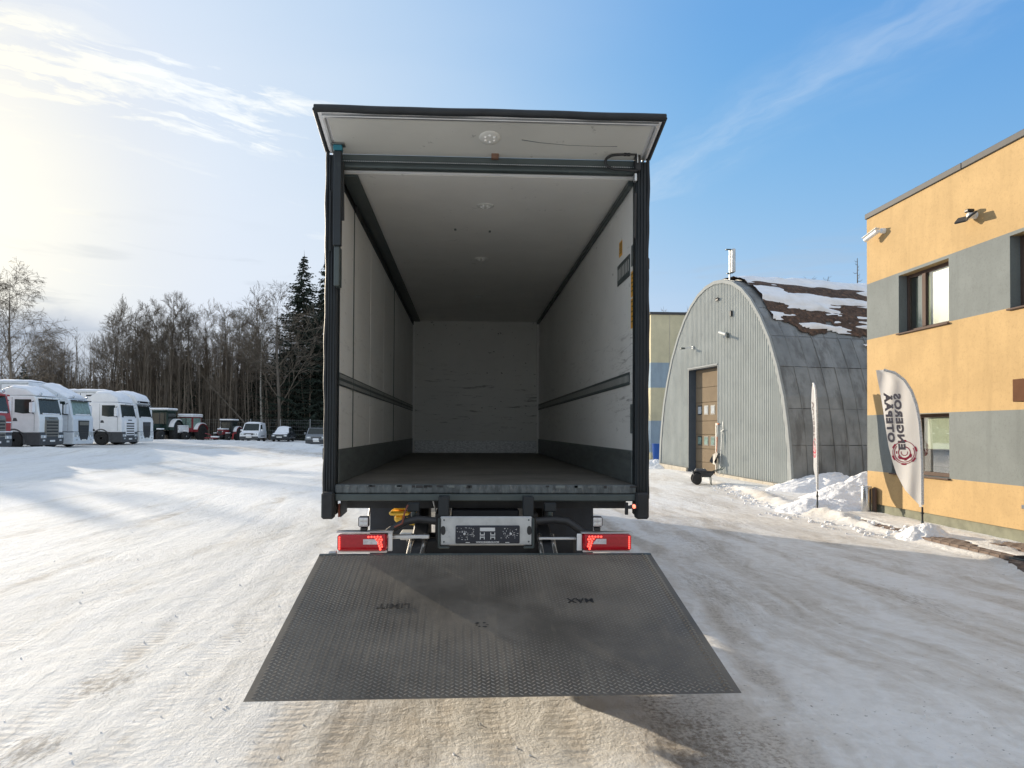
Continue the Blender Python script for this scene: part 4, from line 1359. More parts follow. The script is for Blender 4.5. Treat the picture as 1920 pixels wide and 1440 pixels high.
    for i in range(9):
        u, v = 0.475 + rnd.uniform(-0.022, 0.022), 0.60 + rnd.uniform(-0.016, 0.016)
        c = PL(u, v, 0.0046)
        w, h = rnd.uniform(0.005, 0.016), rnd.uniform(0.003, 0.008)
        sp_.add([c + ux * w, c + uy * h, c - ux * w, c - uy * h], [(0, 1, 2, 3)])
    W('worn_marks', sp_, GRUBBY, lift)['kind'] = 'stuff'
    # lift arms and rams between chassis and platform
    for x in (-0.38, 0.64):
        ar = W('lift_arm', MB().box(x - 0.06, x + 0.06, -0.75, 0.0, -0.05, 0.05, 0.01).xf(Matrix.Translation((0, 6.15, 0.93)) @ Matrix.Rotation(R(13), 4, 'X')), CHASSIS)
        W('ram', MB().tube([(x - 0.05, 5.75, 0.90), (x - 0.06, 5.36, 0.78)], 0.020, 10), HYDRO, ar)
        W('ram', MB().tube([(x + 0.05, 5.75, 0.90), (x + 0.04, 5.36, 0.78)], 0.020, 10), HYDRO, ar)
    W('platform_hinge', MB().tube([(-0.55, 5.38, 0.77), (0.85, 5.38, 0.77)], 0.03, 10), CHASSIS, lift)
    W('edge_block', MB().box(-1.03, -0.97, 5.37, 5.42, 0.80, 0.835, 0.006), GALV, lift)
    W('under_guard', MB().box(-0.6, 0.95, 5.72, 5.80, 0.55, 0.68, 0.01), CHASSIS)
    W('lift_beam', MB().box(-0.50, 0.92, 5.95, 6.08, 0.40, 0.84, 0.02), CHASSIS)
    W('valve_block', MB().box(-0.55, -0.36, 5.9, 6.1, 0.84, 0.90, 0.01), CREAM)
    return t


build_truck()

# ------------------------------------------------------------------ yellow office building
XB = 8.476


def build_office():
    t = thing('office_building', 'two storey yellow rendered building with grey window bands and brown windows', 'building', (XB, 14.67, 0.05))
    W = lambda name, mb, mats, par=t, **k: part(name, mb, mats, par, world=True, **k)
    ya, yb, zt = -9.0, 14.67, 6.29
    wins = [(12.105, 13.56, 3.70, 4.84), (9.24, 10.69, 3.70, 4.84), (6.2, 7.65, 3.70, 4.84), (3.2, 4.65, 3.70, 4.84), (12.11, 13.81, 0.95, 2.10)]
    bands = [(0.27, 0.943, 0), (0.943, 2.114, 1), (2.114, 3.712, 0), (3.712, 4.897, 1), (4.897, zt, 0)]
    ycuts = sorted(set([ya, yb] + [w[0] for w in wins] + [w[1] for w in wins]))
    zcuts = sorted(set([b[0] for b in bands] + [zt] + [w[2] for w in wins] + [w[3] for w in wins]))
    m = MB()
    for y0, y1 in zip(ycuts, ycuts[1:]):
        for z0, z1 in zip(zcuts, zcuts[1:]):
            yc, zc = (y0 + y1) / 2, (z0 + z1) / 2
            if any(w[0] < yc < w[1] and w[2] < zc < w[3] for w in wins):
                continue
            mi = [b[2] for b in bands if b[0] < zc < b[1]][0]
            m.quad((XB, y0, z0), (XB, y1, z0), (XB, y1, z1), (XB, y0, z1), mi)
    for (b0, b1, mi) in bands:
        m.quad((XB, yb, b0), (20, yb, b0), (20, yb, b1), (XB, yb, b1), mi)
        m.quad((20, ya, b0), (20, yb, b0), (20, yb, b1), (20, ya, b1), mi)
        m.quad((XB, ya, b0), (20, ya, b0), (20, ya, b1), (XB, ya, b1), mi)
    for (y0, y1, z0, z1) in wins:
        d = XB + 0.17
        mi = 2
        m.quad((XB, y1, z0), (d, y1, z0), (d, y1, z1), (XB, y1, z1), mi)
        m.quad((XB, y0, z0), (d, y0, z0), (d, y0, z1), (XB, y0, z1), mi)
        m.quad((XB, y0, z1), (d, y0, z1), (d, y1, z1), (XB, y1, z1), 0)
        m.quad((XB, y0, z0), (d, y0, z0), (d, y1, z0), (XB, y1, z0), mi)
    W('wall', m, [YELLOW, GREYR, GREYR])
    W('plinth', MB().box(XB + 0.03, 19.9, ya + 0.02, yb - 0.03, -0.1, 0.269), PLINTHM)
    W('flat_roof', MB().box(XB + 0.05, 19.95, ya + 0.05, yb - 0.05, 6.1, 6.25), RSNOW)
    for i in range(8):
        a = ya - 0.02 + i * 2.965
        W('coping', MB().box(XB - 0.035, XB + 0.35, a, a + 2.957, 6.285, 6.395, 0.008), COPING)
    W('coping', MB().box(XB + 0.353, 20, yb - 0.3, yb + 0.02, 6.285, 6.395, 0.008), COPING)

    def window(y0, y1, z0, z1, mull, blind_or_reflection):
        x0 = XB + 0.17
        f = W('window', MB().box(x0, x0 + 0.05, y0 + 0.002, y0 + 0.062, z0 + 0.002, z1 - 0.002, 0.004), BROWNF)
        for (a, b, c, d) in ((y1 - 0.062, y1 - 0.002, z0 + 0.002, z1 - 0.002), (y0 + 0.063, y1 - 0.063, z0 + 0.002, z0 + 0.072), (y0 + 0.063, y1 - 0.063, z1 - 0.062, z1 - 0.002)):
            W('frame', MB().box(x0, x0 + 0.05, a, b, c, d, 0.004), BROWNF, f)
        cuts = [y0 + 0.063, y1 - 0.063]
        if mull:
            W('mullion', MB().box(x0 - 0.012, x0 + 0.05, mull - 0.055, mull + 0.055, z0 + 0.073, z1 - 0.063, 0.004), BROWNF, f)
            cuts = [y0 + 0.063, mull - 0.056, mull + 0.056, y1 - 0.063]
        for i in range(0, len(cuts), 2):
            W('pane', MB().box(x0 + 0.026, x0 + 0.030, cuts[i] + 0.001, cuts[i + 1] - 0.001, z0 + 0.074, z1 - 0.064), WGLASS, f)
        W('sill', MB().box(XB - 0.05, x0 - 0.002, y0 - 0.03, y1 + 0.03, z0 - 0.030, z0 - 0.002, 0.006), BROWNF, f)
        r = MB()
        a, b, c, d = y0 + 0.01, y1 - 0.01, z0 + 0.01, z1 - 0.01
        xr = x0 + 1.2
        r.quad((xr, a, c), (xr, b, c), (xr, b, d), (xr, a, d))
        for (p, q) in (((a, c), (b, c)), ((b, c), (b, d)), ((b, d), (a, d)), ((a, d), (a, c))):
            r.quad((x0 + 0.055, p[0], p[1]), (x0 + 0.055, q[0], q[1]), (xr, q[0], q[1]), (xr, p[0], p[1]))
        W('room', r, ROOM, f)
        if blind_or_reflection == 'roller':
            W('blind_or_reflection', MB().box(x0 + 0.070, x0 + 0.074, y0 + 0.05, y1 - 0.05, z0 + 0.50, z1 - 0.05), BLIND, f)
            W('blind_bar', MB().box(x0 + 0.066, x0 + 0.078, y0 + 0.05, y1 - 0.05, z0 + 0.485, z0 + 0.499), BROWNF, f)
        if blind_or_reflection == 'sky_reflection':
            W('blind_or_reflection', MB().box(x0 + 0.070, x0 + 0.074, y0 + 0.05, y1 - 0.62, z0 + 0.08, z1 - 0.05), LAMPWHITE, f)  # white sheet standing in for the bright sky reflected in the upper pane
        if blind_or_reflection in ('curtain', 'sky_reflection'):
            c = MB()
            n = 40
            pts = [(x0 + 0.14 + 0.02 * math.sin(i * 1.3), y1 - 0.08 - i * 0.0125) for i in range(n)]
            for p, q in zip(pts, pts[1:]):
                c.quad((p[0], p[1], z0 + 0.06), (q[0], q[1], z0 + 0.06), (q[0], q[1], z1 - 0.06), (p[0], p[1], z1 - 0.06))
            W('curtain', c, BLIND, f)
        return f
    window(*wins[0], 13.03, 'sky_reflection')
    window(*wins[1], 10.16, 'curtain')
    window(*wins[2], 7.1, None)
    window(*wins[3], 4.1, None)
    window(*wins[4], 13.2, 'roller')
    # sheet-metal canopy box at the edge of the picture
    W('door_canopy', MB().box(XB - 0.5, XB - 0.002, 8.3, 10.03, 2.21, 2.54, 0.008), BROWNS)
    W('door_frame', MB().box(XB - 0.02, XB - 0.002, 8.6, 9.6, 0.1, 2.2, 0.004), BROWNF)
    for (y, z) in ((10.44, 0.63),):
        W('socket', MB().box(XB - 0.03, XB - 0.001, y - 0.05, y + 0.02, z - 0.03, z + 0.03, 0.006), ALU)
    # fixtures on the wall
    c = thing('security_camera', 'white bullet security camera on the yellow wall near the roof corner', 'camera', (XB, 14.02, 5.86))
    part('base', MB().lathe([(0.0, -0.09), (0.05, -0.085), (0.055, 0.0)], (0, 0, 0), 'x', 14), LAMPWHITE, c)
    part('arm', MB().tube([(-0.07, 0, 0), (-0.13, 0.02, -0.005), (-0.15, 0.06, 0.0)], 0.022, 8), LAMPWHITE, c)
    part('body', MB().tube([(-0.14, 0.02, 0.0), (-0.20, 0.36, -0.10)], 0.05, 12), LAMPWHITE, c)
    part('hood', MB().box(-0.055, 0.055, -0.2, 0.22, 0.035, 0.05, 0.006).xf(Matrix.Translation((-0.17, 0.19, -0.03)) @ Matrix.Rotation(R(-16), 4, 'X') @ Matrix.Rotation(R(10), 4, 'Z')), LAMPWHITE, c)
    part('lens', MB().tube([(-0.201, 0.362, -0.101), (-0.203, 0.372, -0.104)], 0.035, 12), BLACK, c)
    f = thing('floodlight', 'twin floodlight with a motion sensor on the upper yellow wall', 'floodlight', (XB, 11.43, 5.39))
    part('base', MB().lathe([(0.0, -0.14), (0.045, -0.135), (0.06, -0.01), (0.06, 0.0)], (0, 0, 0), 'x', 14), LAMPWHITE, f)
    part('sensor', MB().box(-0.17, -0.05, -0.05, 0.05, 0.05, 0.10, 0.012), BLACK, f)
    for s, lab in ((1, 'lamp_head'), (-1, 'lamp_head')):
        Mh = Matrix.Translation((-0.16, s * 0.11, -0.045)) @ Matrix.Rotation(R(28 * s), 4, 'Z') @ Matrix.Rotation(R(-38), 4, 'Y')
        hp = part(lab, MB().box(-0.085, 0.085, -0.095, 0.095, -0.018, 0.018, 0.01).xf(Mh), BLACK, f)
        part('lens', MB().box(-0.07, 0.07, -0.08, 0.08, -0.0215, -0.0185).xf(Mh), LAMPWHITE, hp)
    return t


build_office()


def build_pavement():
    t = tag(link('pavement', MB().box(6.3, 8.47, 2.0, 16.5, -0.20, -0.03).mesh('pavement', KERBM)), 'paved strip under patchy snow along the yellow building', 'pavement', kind='structure')
    off = t.location
    shapes = [MB().box(-0.098, 0.098, -0.048, 0.048, -0.05, 0.0, 0.006).mesh('paver', PAVER),
              MB().box(-0.048, 0.048, -0.098, 0.098, -0.05, 0.0, 0.006).mesh('paver', PAVER)]
    rnd = random.Random(5)
    spots = []
    for i in range(26):
        x = 6.42 + i * 0.103
        y = 8.0 + (0.10 if i % 2 else 0.0)
        while y < 13.2 and x < 8.42:
            if float(bare_mask(np.array([x]), np.array([y]))[0]) > 0.35 and x > 7.25 - 0.75 * float(S((9.6 - y) / 2.0)) + 0.08:
                spots.append((x, y))
            y += 0.203
    spots.sort(key=lambda p: abs(p[1] - 9.9))
    for (x, y) in spots[:298]:
        z = gz(x, y) + 0.004 + rnd.uniform(-0.003, 0.003)
        link('paver', shapes[1], t, (x - off[0], y - off[1], z - off[2]), rnd.uniform(-0.02, 0.02))
    # recessed door mat in a steel frame
    mt = thing('door_mat', 'black ribbed door mat let into the brown paving', 'door mat', (7.75, 8.75, gz(7.75, 8.75) + 0.022))
    part('frame', MB().box(-0.52, 0.52, -0.42, 0.42, -0.03, 0.0, 0.004), GREYSTEEL, mt)
    part('mat', MB().box(-0.49, 0.49, -0.39, 0.39, 0.001, 0.012, 0.003), BLACK, mt)
    rb = MB()
    for i in range(19):
        rb.box(-0.48, 0.48, -0.38 + i * 0.041, -0.36 + i * 0.041, 0.0121, 0.022, 0.003)
    part('rib', rb, RUBBER, mt)['kind'] = 'stuff'


build_pavement()


# ------------------------------------------------------------------ arched hangar
def build_hangar():
    ang = R(10)
    R0 = Vector((9.545, 20.93, 0))
    dv = Vector((-math.sin(ang), math.cos(ang), 0))       # along the front, away from the camera
    nv = Vector((math.cos(ang), math.sin(ang), 0))        # into the hangar
    C = R0 + dv * 4.08
    t = thing('arched_hangar', 'arched hangar with a corrugated metal front and tall tan roller door', 'hangar', (C.x, C.y, 0.1))

    def P(s, z, n=0.0):
        """s = offset from the middle of the front (positive = far end), n = depth into the hangar"""
        q = dv * s + nv * n
        return (q.x, q.y, z - 0.1)
    half = [(0.0, 4.50), (1.22, 4.40), (2.0, 4.28), (2.82, 4.10), (3.75, 3.78), (4.67, 3.36), (5.45, 2.85), (6.1, 2.30), (6.55, 1.78), (6.88, 1.20), (7.07, 0.62), (7.14, 0.0)]

    def width(z):
        for (z0, w0), (z1, w1) in zip(half, half[1:]):
            if z0 <= z <= z1:
                return w0 + (w1 - w0) * (z - z0) / (z1 - z0)
        return 0.0

    def top(s):
        s = abs(s)
        for (z0, w0), (z1, w1) in zip(half, half[1:]):
            if w1 <= s <= w0:
                return z0 + (z1 - z0) * (w0 - s) / (w0 - w1 + 1e-9)
        return 0.0
    # corrugated front sheets, each about a metre wide, ribs as real folds
    d0, d1, dh = -0.23, 1.94, 4.12
    pitch = 0.100
    sheet_edges = list(np.arange(-4.4, 4.41, 1.1))

    def base_z(s):
        return 0.30 + 0.030 * s
    for a, b in zip(sheet_edges, sheet_edges[1:]):
        m = MB()
        n = int(round((b - a) / pitch))
        prof = []
        for i in range(n):
            u = a + i * pitch
            prof += [(u, 0.0), (u + 0.034, 0.0), (u + 0.050, -0.026), (u + 0.084, -0.026)]
        prof.append((b, 0.0))
        for (s0, n0), (s1, n1) in zip(prof, prof[1:]):
            sm = (s0 + s1) / 2
            zb = base_z(sm)
            if d0 < sm < d1:
                zb = dh
            z0t, z1t = top(s0) - 0.02, top(s1) - 0.02
            if min(z0t, z1t) <= zb:
                continue
            m.add([P(s0, zb, n0), P(s1, zb, n1), P(s1, z1t, n1), P(s0, z0t, n0)], [(0, 1, 2, 3)])
        if m.f:
            part('cladding_sheet', m, CORR, t)
    # arch flashing
    fl = MB()
    arc = [(w, z) for z, w in half] + [(-w, z) for z, w in reversed(half[:-1])]
    for (s0, z0), (s1, z1) in zip(arc, arc[1:]):
        ins = 0.965
        fl.add([P(s0, z0, -0.05), P(s1, z1, -0.05), P(s1 * ins, z1 - 0.13 * (z1 / 7.2) ** 3, -0.05), P(s0 * ins, z0 - 0.13 * (z0 / 7.2) ** 3, -0.05),
                P(s0, z0, 0.05), P(s1, z1, 0.05)], [(0, 1, 2, 3), (0, 1, 5, 4)], 0)
    part('arch_flashing', fl, EDGE, t)
    # concrete foot, in cast blocks
    for a, b in ((-4.42, -3.1), (-3.08, -1.72), (-1.70, -0.26), (1.97, 3.2), (3.22, 4.42)):
        m = MB()
        vs = []
        for s in (a, b):
            for n in (-0.10, 0.12):
                for z in (-0.15, base_z(s) - 0.01):
                    vs.append(P(s, z, n))
        m.add(vs, [(0, 1, 3, 2), (4, 6, 7, 5), (0, 4, 5, 1), (2, 3, 7, 6), (0, 2, 6, 4), (1, 5, 7, 3)])
        part('foundation_block', m, CONC, t)

    def hbox(s0, s1, n0, n1, z0, z1, mat, name, par, b=0.0):
        m = MB().box(s0, s1, n0, n1, z0, z1, b)
        m.v = [P(v[0], v[2], v[1]) for v in m.v]
        return part(name, m, mat, par)
    # door in a deep dark reveal
    hbox(d1 - 0.02, d1 + 0.0, -0.03, 0.30, 0.05, dh, REVEAL, 'door_reveal', t)
    hbox(d0 - 0.0, d0 + 0.02, -0.03, 0.30, 0.05, dh, REVEAL, 'door_reveal', t)
    hbox(d0 + 0.021, d1 - 0.021, -0.03, 0.30, dh - 0.03, dh, REVEAL, 'door_reveal', t)
    hbox(d0 - 0.02, d1 + 0.02, -0.06, -0.031, dh - 0.005, dh + 0.05, EDGE, 'door_drip', t, 0.005)
    dr = hbox(d0 + 0.02, d1 - 0.02, 0.30, 0.32, 0.06, dh - 0.03, TANP, 'roller_door', t)
    zz = [0.10, 0.60, 1.10, 1.64, 2.14, 2.84, 3.40, dh - 0.05]
    for z0, z1 in zip(zz, zz[1:]):
        hbox(d0 + 0.03, d1 - 0.03, 0.272, 0.299, z0 + 0.008, z1 - 0.008, TANP, 'door_panel', dr, 0.006)
        if z0 < 2.2:
            for q in (0.35, 0.68):
                zc = z0 + (z1 - z0) * q
                if not (z0 in (1.10,) or z0 == 2.14):
                    hbox(d0 + 0.04, d1 - 0.04, 0.2685, 0.2715, zc - 0.008, zc + 0.008, TANP, 'panel_rib', dr)
    for zlo, zhi in ((1.22, 1.58), (2.37, 2.73)):
        for s in (-0.02, 0.46, 0.94, 1.42):
            o = hbox(s - 0.0, s + 0.32, 0.262, 0.2715, zlo, zhi, BLACK, 'door_window', dr, 0.004)
    for zlo, zhi in ((1.22, 1.58), (2.37, 2.73)):
        for s in (-0.02, 0.46, 0.94, 1.42):
            hbox(s + 0.045, s + 0.29, 0.256, 0.2615, zlo + 0.045, zhi - 0.04, PALEGLASS if zlo < 2 else LAMPG, 'pane', dr)
    # wicket door frame with a red-dotted notice
    hbox(0.36, 0.42, 0.255, 0.2675, 0.12, 1.96, DOORWHITE, 'wicket_frame', dr, 0.004)
    hbox(-0.19, 0.42, 0.255, 0.2675, 1.965, 2.06, DOORWHITE, 'wicket_frame', dr, 0.004)
    hbox(0.02, 0.16, 0.26, 0.2675, 0.72, 1.06, DOORWHITE, 'notice', dr)
    hbox(0.06, 0.12, 0.2585, 0.2595, 0.78, 0.84, RUSTR, 'notice_mark', dr)
    hbox(0.06, 0.12, 0.2585, 0.2595, 0.92, 0.98, RUSTR, 'notice_mark', dr)
    hbox(0.30, 0.34, 0.24, 0.2675, 0.86, 0.92, BLACK, 'handle', dr, 0.005)
    # curved side shell: rings of panels with seams between
    ring_w, nring = 0.48, 25
    rowz = [0.0, 1.35, 2.45, 3.75, 4.75, 5.75, 6.5, 6.92, 7.14]

    def side_pts(sgn, z0, z1):
        zs = sorted(set([z0, z1] + [h[0] for h in half if z0 < h[0] < z1]))
        return [(sgn * width(z), z) for z in zs]
    for sgn in (-1, 1):
        for r in range(len(rowz) - 1):
            z0, z1 = rowz[r], rowz[r + 1]
            prof = side_pts(sgn, z0, z1)
            m = MB()
            g = 0.008
            rl = ring_w if sgn < 0 else ring_w * nring      # the side away from the yard in long sheets
            for (s0, a0), (s1, a1) in zip(prof, prof[1:]):
                for nn in range(1):
                    a0_ = a0 + (0.012 if a0 == z0 else 0)
                    m.add([P(s0, a0_, g), P(s0, a0_, rl - g), P(s1, a1, rl - g), P(s1, a1, g),
                           P(s0 * 0.992, a0_ - 0.01, g), P(s0 * 0.992, a0_ - 0.01, rl - g), P(s1 * 0.992, a1 - 0.01, rl - g), P(s1 * 0.992, a1 - 0.01, g)],
                          [(0, 1, 2, 3), (0, 3, 7, 4), (1, 2, 6, 5), (0, 1, 5, 4)])
            me = m.mesh('shell_panel', ROOFP)
            rnd = random.Random(r * 7 + sgn)
            count = nring if sgn < 0 else 1
            for i in range(count):
                q = nv * (0.05 + i * ring_w)
                wob = rnd.uniform(-0.012, 0.006)
                o = link('shell_panel', me, t, (q.x + dv.x * wob * sgn, q.y + dv.y * wob * sgn, rnd.uniform(-0.005, 0.005)))
    # raised seam ribs between rings
    for i in range(nring + 1):
        m = MB()
        n0 = 0.05 + i * ring_w
        for (s0, z0), (s1, z1) in zip(arc, arc[1:]):
            k = 1.0025
            m.add([P(s0 * k, z0 * k, n0 - 0.014), P(s1 * k, z1 * k, n0 - 0.014), P(s1 * k, z1 * k, n0 + 0.014), P(s0 * k, z0 * k, n0 + 0.014),
                   P(s0 * 0.99, z0 * 0.99, n0 - 0.014), P(s1 * 0.99, z1 * 0.99, n0 - 0.014), P(s1 * 0.99, z1 * 0.99, n0 + 0.014), P(s0 * 0.99, z0 * 0.99, n0 + 0.014)],
                  [(0, 1, 2, 3), (0, 1, 5, 4), (2, 3, 7, 6)])
        part('shell_rib', m, ROOFP, t)
    # inner dark lining so no light leaks between panels
    m = MB()
    for (s0, z0), (s1, z1) in zip(arc, arc[1:]):
        m.add([P(s0 * 0.975, z0 * 0.975, 0.02), P(s1 * 0.975, z1 * 0.975, 0.02), P(s1 * 0.975, z1 * 0.975, 12.0), P(s0 * 0.975, z0 * 0.975, 12.0)], [(0, 1, 2, 3)])
    m.add([P(s, z, 12.0) for s, z in arc], [tuple(range(len(arc)))])
    part('inner_shell', m, REVEAL, t)

    # snow and moss lying on the upper roof, each a draped sheet with ragged edges
    def drape(name, mat, f, lift, zlo, seed, zfade):
        """height-field over (arc length, depth) kept where f > 0"""
        zs = np.linspace(zlo, 7.13, 90)
        ns = np.linspace(0.35, 12.0, 260)
        path = [(-width(z), z) for z in zs] + [(width(z), z) for z in zs[::-1][1:40]]
        ss = np.arange(len(path))
        G, N = np.meshgrid(ss, ns, indexing='ij')
        keep = f(G, N, path)
        V, F, ix = [], [], {}
        for i in range(len(path)):
            for j in range(len(ns)):
                s0, z0 = path[i]
                nx_, nz_ = s0 / 4.5, max(z0 - 2.5, 0.3) / 4.6
                l = math.hypot(nx_, nz_)
                h = lift * float(min(max(keep[i, j] * 3.0, 0.0), 1.0)) * (0.7 + float(vnoise(np.array([i * 0.18]), np.array([ns[j] * 2.2]), seed)[0]) * 0.7) + 0.03
                V.append(P(s0 + nx_ / l * h, z0 + nz_ / l * h, float(ns[j])))
        nn = len(ns)
        for i in range(len(path) - 1):
            for j in range(nn - 1):
                if keep[i, j] > 0 and keep[i + 1, j] > 0 and keep[i, j + 1] > 0 and keep[i + 1, j + 1] > 0:
                    F.append((i * nn + j, i * nn + j + 1, (i + 1) * nn + j + 1, (i + 1) * nn + j))
        me = fixed_mesh(name, V, F, mat, True)
        bm = bmesh.new()
        bm.from_mesh(me)
        bmesh.ops.delete(bm, geom=[v for v in bm.verts if not v.link_faces], context='VERTS')
        bm.to_mesh(me)
        bm.free()
        o = link(name, me, t)
        return o

    def moss_f(G, N, path):
        zz_ = np.array([p[1] for p in path])[G]
        edge = 4.35 + 1.1 * np.clip((4.5 - N) / 4.5, 0, 1.2) + 1.2 * fbm(N * 0.7, G * 0.0, 4, 5)
        return (zz_ - edge) * 0.3 + fbm(G * 0.08, N * 1.3, 4, 15) * 0.5 - 0.02

    def snow_f(G, N, path):
        zz_ = np.array([p[1] for p in path])[G]
        edge = 4.6 + 1.2 * np.clip((4.0 - N) / 4.0, 0, 1.2) + 0.8 * fbm(N * 0.6, G * 0.0, 4, 25)
        bands_ = fbm(G * 0.12 + 2 * N * 0.1, N * 0.55, 4, 33)
        return np.minimum((zz_ - edge) * 0.35, 0.22) + bands_ * 1.2 + 0.05
    drape('roof_moss', SOIL, moss_f, 0.05, 4.2, 3, 1)
    drape('roof_snow', RSNOW, snow_f, 0.13, 4.4, 9, 1)
    # fixtures on the front
    hl = thing('wall_lamp', 'small grey lamp bracket on the hangar front left above the roller door', 'lamp', P(0, 0, 0))
    for nm, s, z, lab in (('wall_lamp', 1.52, 4.92, 0), ('security_camera', -1.1, 5.56, 1)):
        pass
    hl.location = C + dv * 1.52 + Vector((0, 0, 4.92)) - nv * 0.03
    part('base', MB().box(-0.06, 0.0, -0.05, 0.05, -0.06, 0.06, 0.01), GALV, hl)
    part('arm', MB().tube([(-0.05, 0, 0), (-0.34, 0.12, -0.02)], 0.018, 8), GALV, hl)
    part('head', MB().box(-0.46, -0.30, 0.06, 0.20, -0.05, 0.01, 0.01), GREYSTEEL, hl)
    cm = thing('security_camera', 'pair of small cameras on a bracket high on the corrugated hangar front', 'camera', C + dv * -0.93 + Vector((0, 0, 5.08)) - nv * 0.03)
    part('base', MB().box(-0.08, 0.0, -0.06, 0.06, -0.10, 0.06, 0.01), GREYSTEEL, cm)
    part('body', MB().tube([(-0.08, 0.02, 0.03), (-0.20, 0.32, 0.14)], 0.042, 10), LAMPWHITE, cm)
    part('body', MB().tube([(-0.08, -0.02, -0.02), (-0.22, -0.24, -0.10)], 0.042, 10), GALV, cm)
    vb = thing('wall_box', 'tiny dark junction box high on the corrugated hangar front', 'box', C + dv * -1.18 + Vector((0, 0, 5.78)) - nv * 0.03)
    part('case', MB().box(-0.06, 0, -0.05, 0.05, -0.10, 0.10, 0.01), BLACK, vb)
    part('lid', MB().box(-0.068, -0.0605, -0.04, 0.04, -0.085, 0.085, 0.003), DGREY, vb)
    vb = thing('vent_flap', 'small dark vent flap under the crown of the hangar front', 'vent', C + dv * -0.25 + Vector((0, 0, 6.42)) - nv * 0.03)
    part('flap', MB().box(-0.05, 0, -0.11, 0.11, -0.04, 0.04, 0.01), DGREY, vb)
    part('hood', MB().box(-0.09, 0, -0.13, 0.13, 0.041, 0.055, 0.004), DGREY, vb)
    # antenna on the crown
    an = thing('panel_antenna', 'grey panel antenna standing on the crown of the arched hangar', 'antenna', C + Vector((0.0, -1.05, 7.04)) + nv * 0.15)
    part('mast', MB().tube([(0, 0, -0.08), (0, 0, 0.95)], 0.025, 8), GALV, an)
    part('panel', MB().box(0.03, 0.16, -0.14, 0.14, 0.17, 0.98, 0.02), GALV, an)
    part('bracket', MB().box(-0.10, 0.03, -0.05, 0.05, 0.13, 0.16, 0.005), GREYSTEEL, an)
    part('bracket', MB().box(-0.14, 0.03, -0.05, 0.05, 0.955, 0.985, 0.005), GREYSTEEL, an)
    # snow shovel hung beside the door
    sb = C + dv * -0.30
    sh = thing('snow_shovel', 'snow shovel with black blade and orange handle hung beside the hangar door', 'shovel', (sb.x - nv.x * 0.08, sb.y - nv.y * 0.08, 0.55))
    part('shaft', MB().tube([(-0.02, 0.02, 0.42), (0.0, 0.02, 1.02)], 0.02, 8), ORANGEW, sh)
    part('shaft', MB().tube([(0.0, 0.02, 1.02), (0.02, 0.01, 1.46)], 0.016, 8), GALV, sh)
    part('grip', MB().tube([(0.02, -0.10, 1.47), (0.02, 0.09, 1.47)], 0.024, 8), ORANGEW, sh)
    bl = MB()
    prof = [(-0.24, 0.10, 0.12), (-0.15, 0.02, 0.05), (0, -0.01, 0.0), (0.15, 0.02, 0.05), (0.24, 0.10, 0.12)]
    for (a, x, z), (b, x2, z2) in zip(prof, prof[1:]):
        ta, tb = 0.50 - abs(a) * 0.5, 0.50 - abs(b) * 0.5
        bl.add([(-0.10 - x, a, 0.02 + z), (-0.10 - x2, b, 0.02 + z2), (-0.03 - x2 * 0.5, b, tb), (-0.03 - x * 0.5, a, ta),
                (-0.085 - x, a, 0.02 + z), (-0.085 - x2, b, 0.02 + z2), (-0.015 - x2 * 0.5, b, tb), (-0.015 - x * 0.5, a, ta)],
               [(0, 1, 2, 3), (4, 5, 6, 7), (0, 1, 5, 4), (2, 3, 7, 6)])
    part('blade', bl, BLACK, sh)
    part('hook', MB().box(-0.05, 0.08, -0.015, 0.015, 1.40, 1.425, 0.004), GALV, sh)
    sb = C + dv * -0.62
    rk = thing('long_pole', 'thin grey pole leaning beside the shovel on the hangar front', 'pole', (sb.x - nv.x * 0.12, sb.y - nv.y * 0.12, 0.25))
    part('shaft', MB().tube([(-0.06, 0, 0), (0.07, 0.0, 1.85)], 0.014, 8), GALV, rk)
    part('cross_piece', MB().tube([(0.05, -0.14, 1.58), (0.05, 0.14, 1.50)], 0.018, 6), GALV, rk)
    return t


build_hangar()


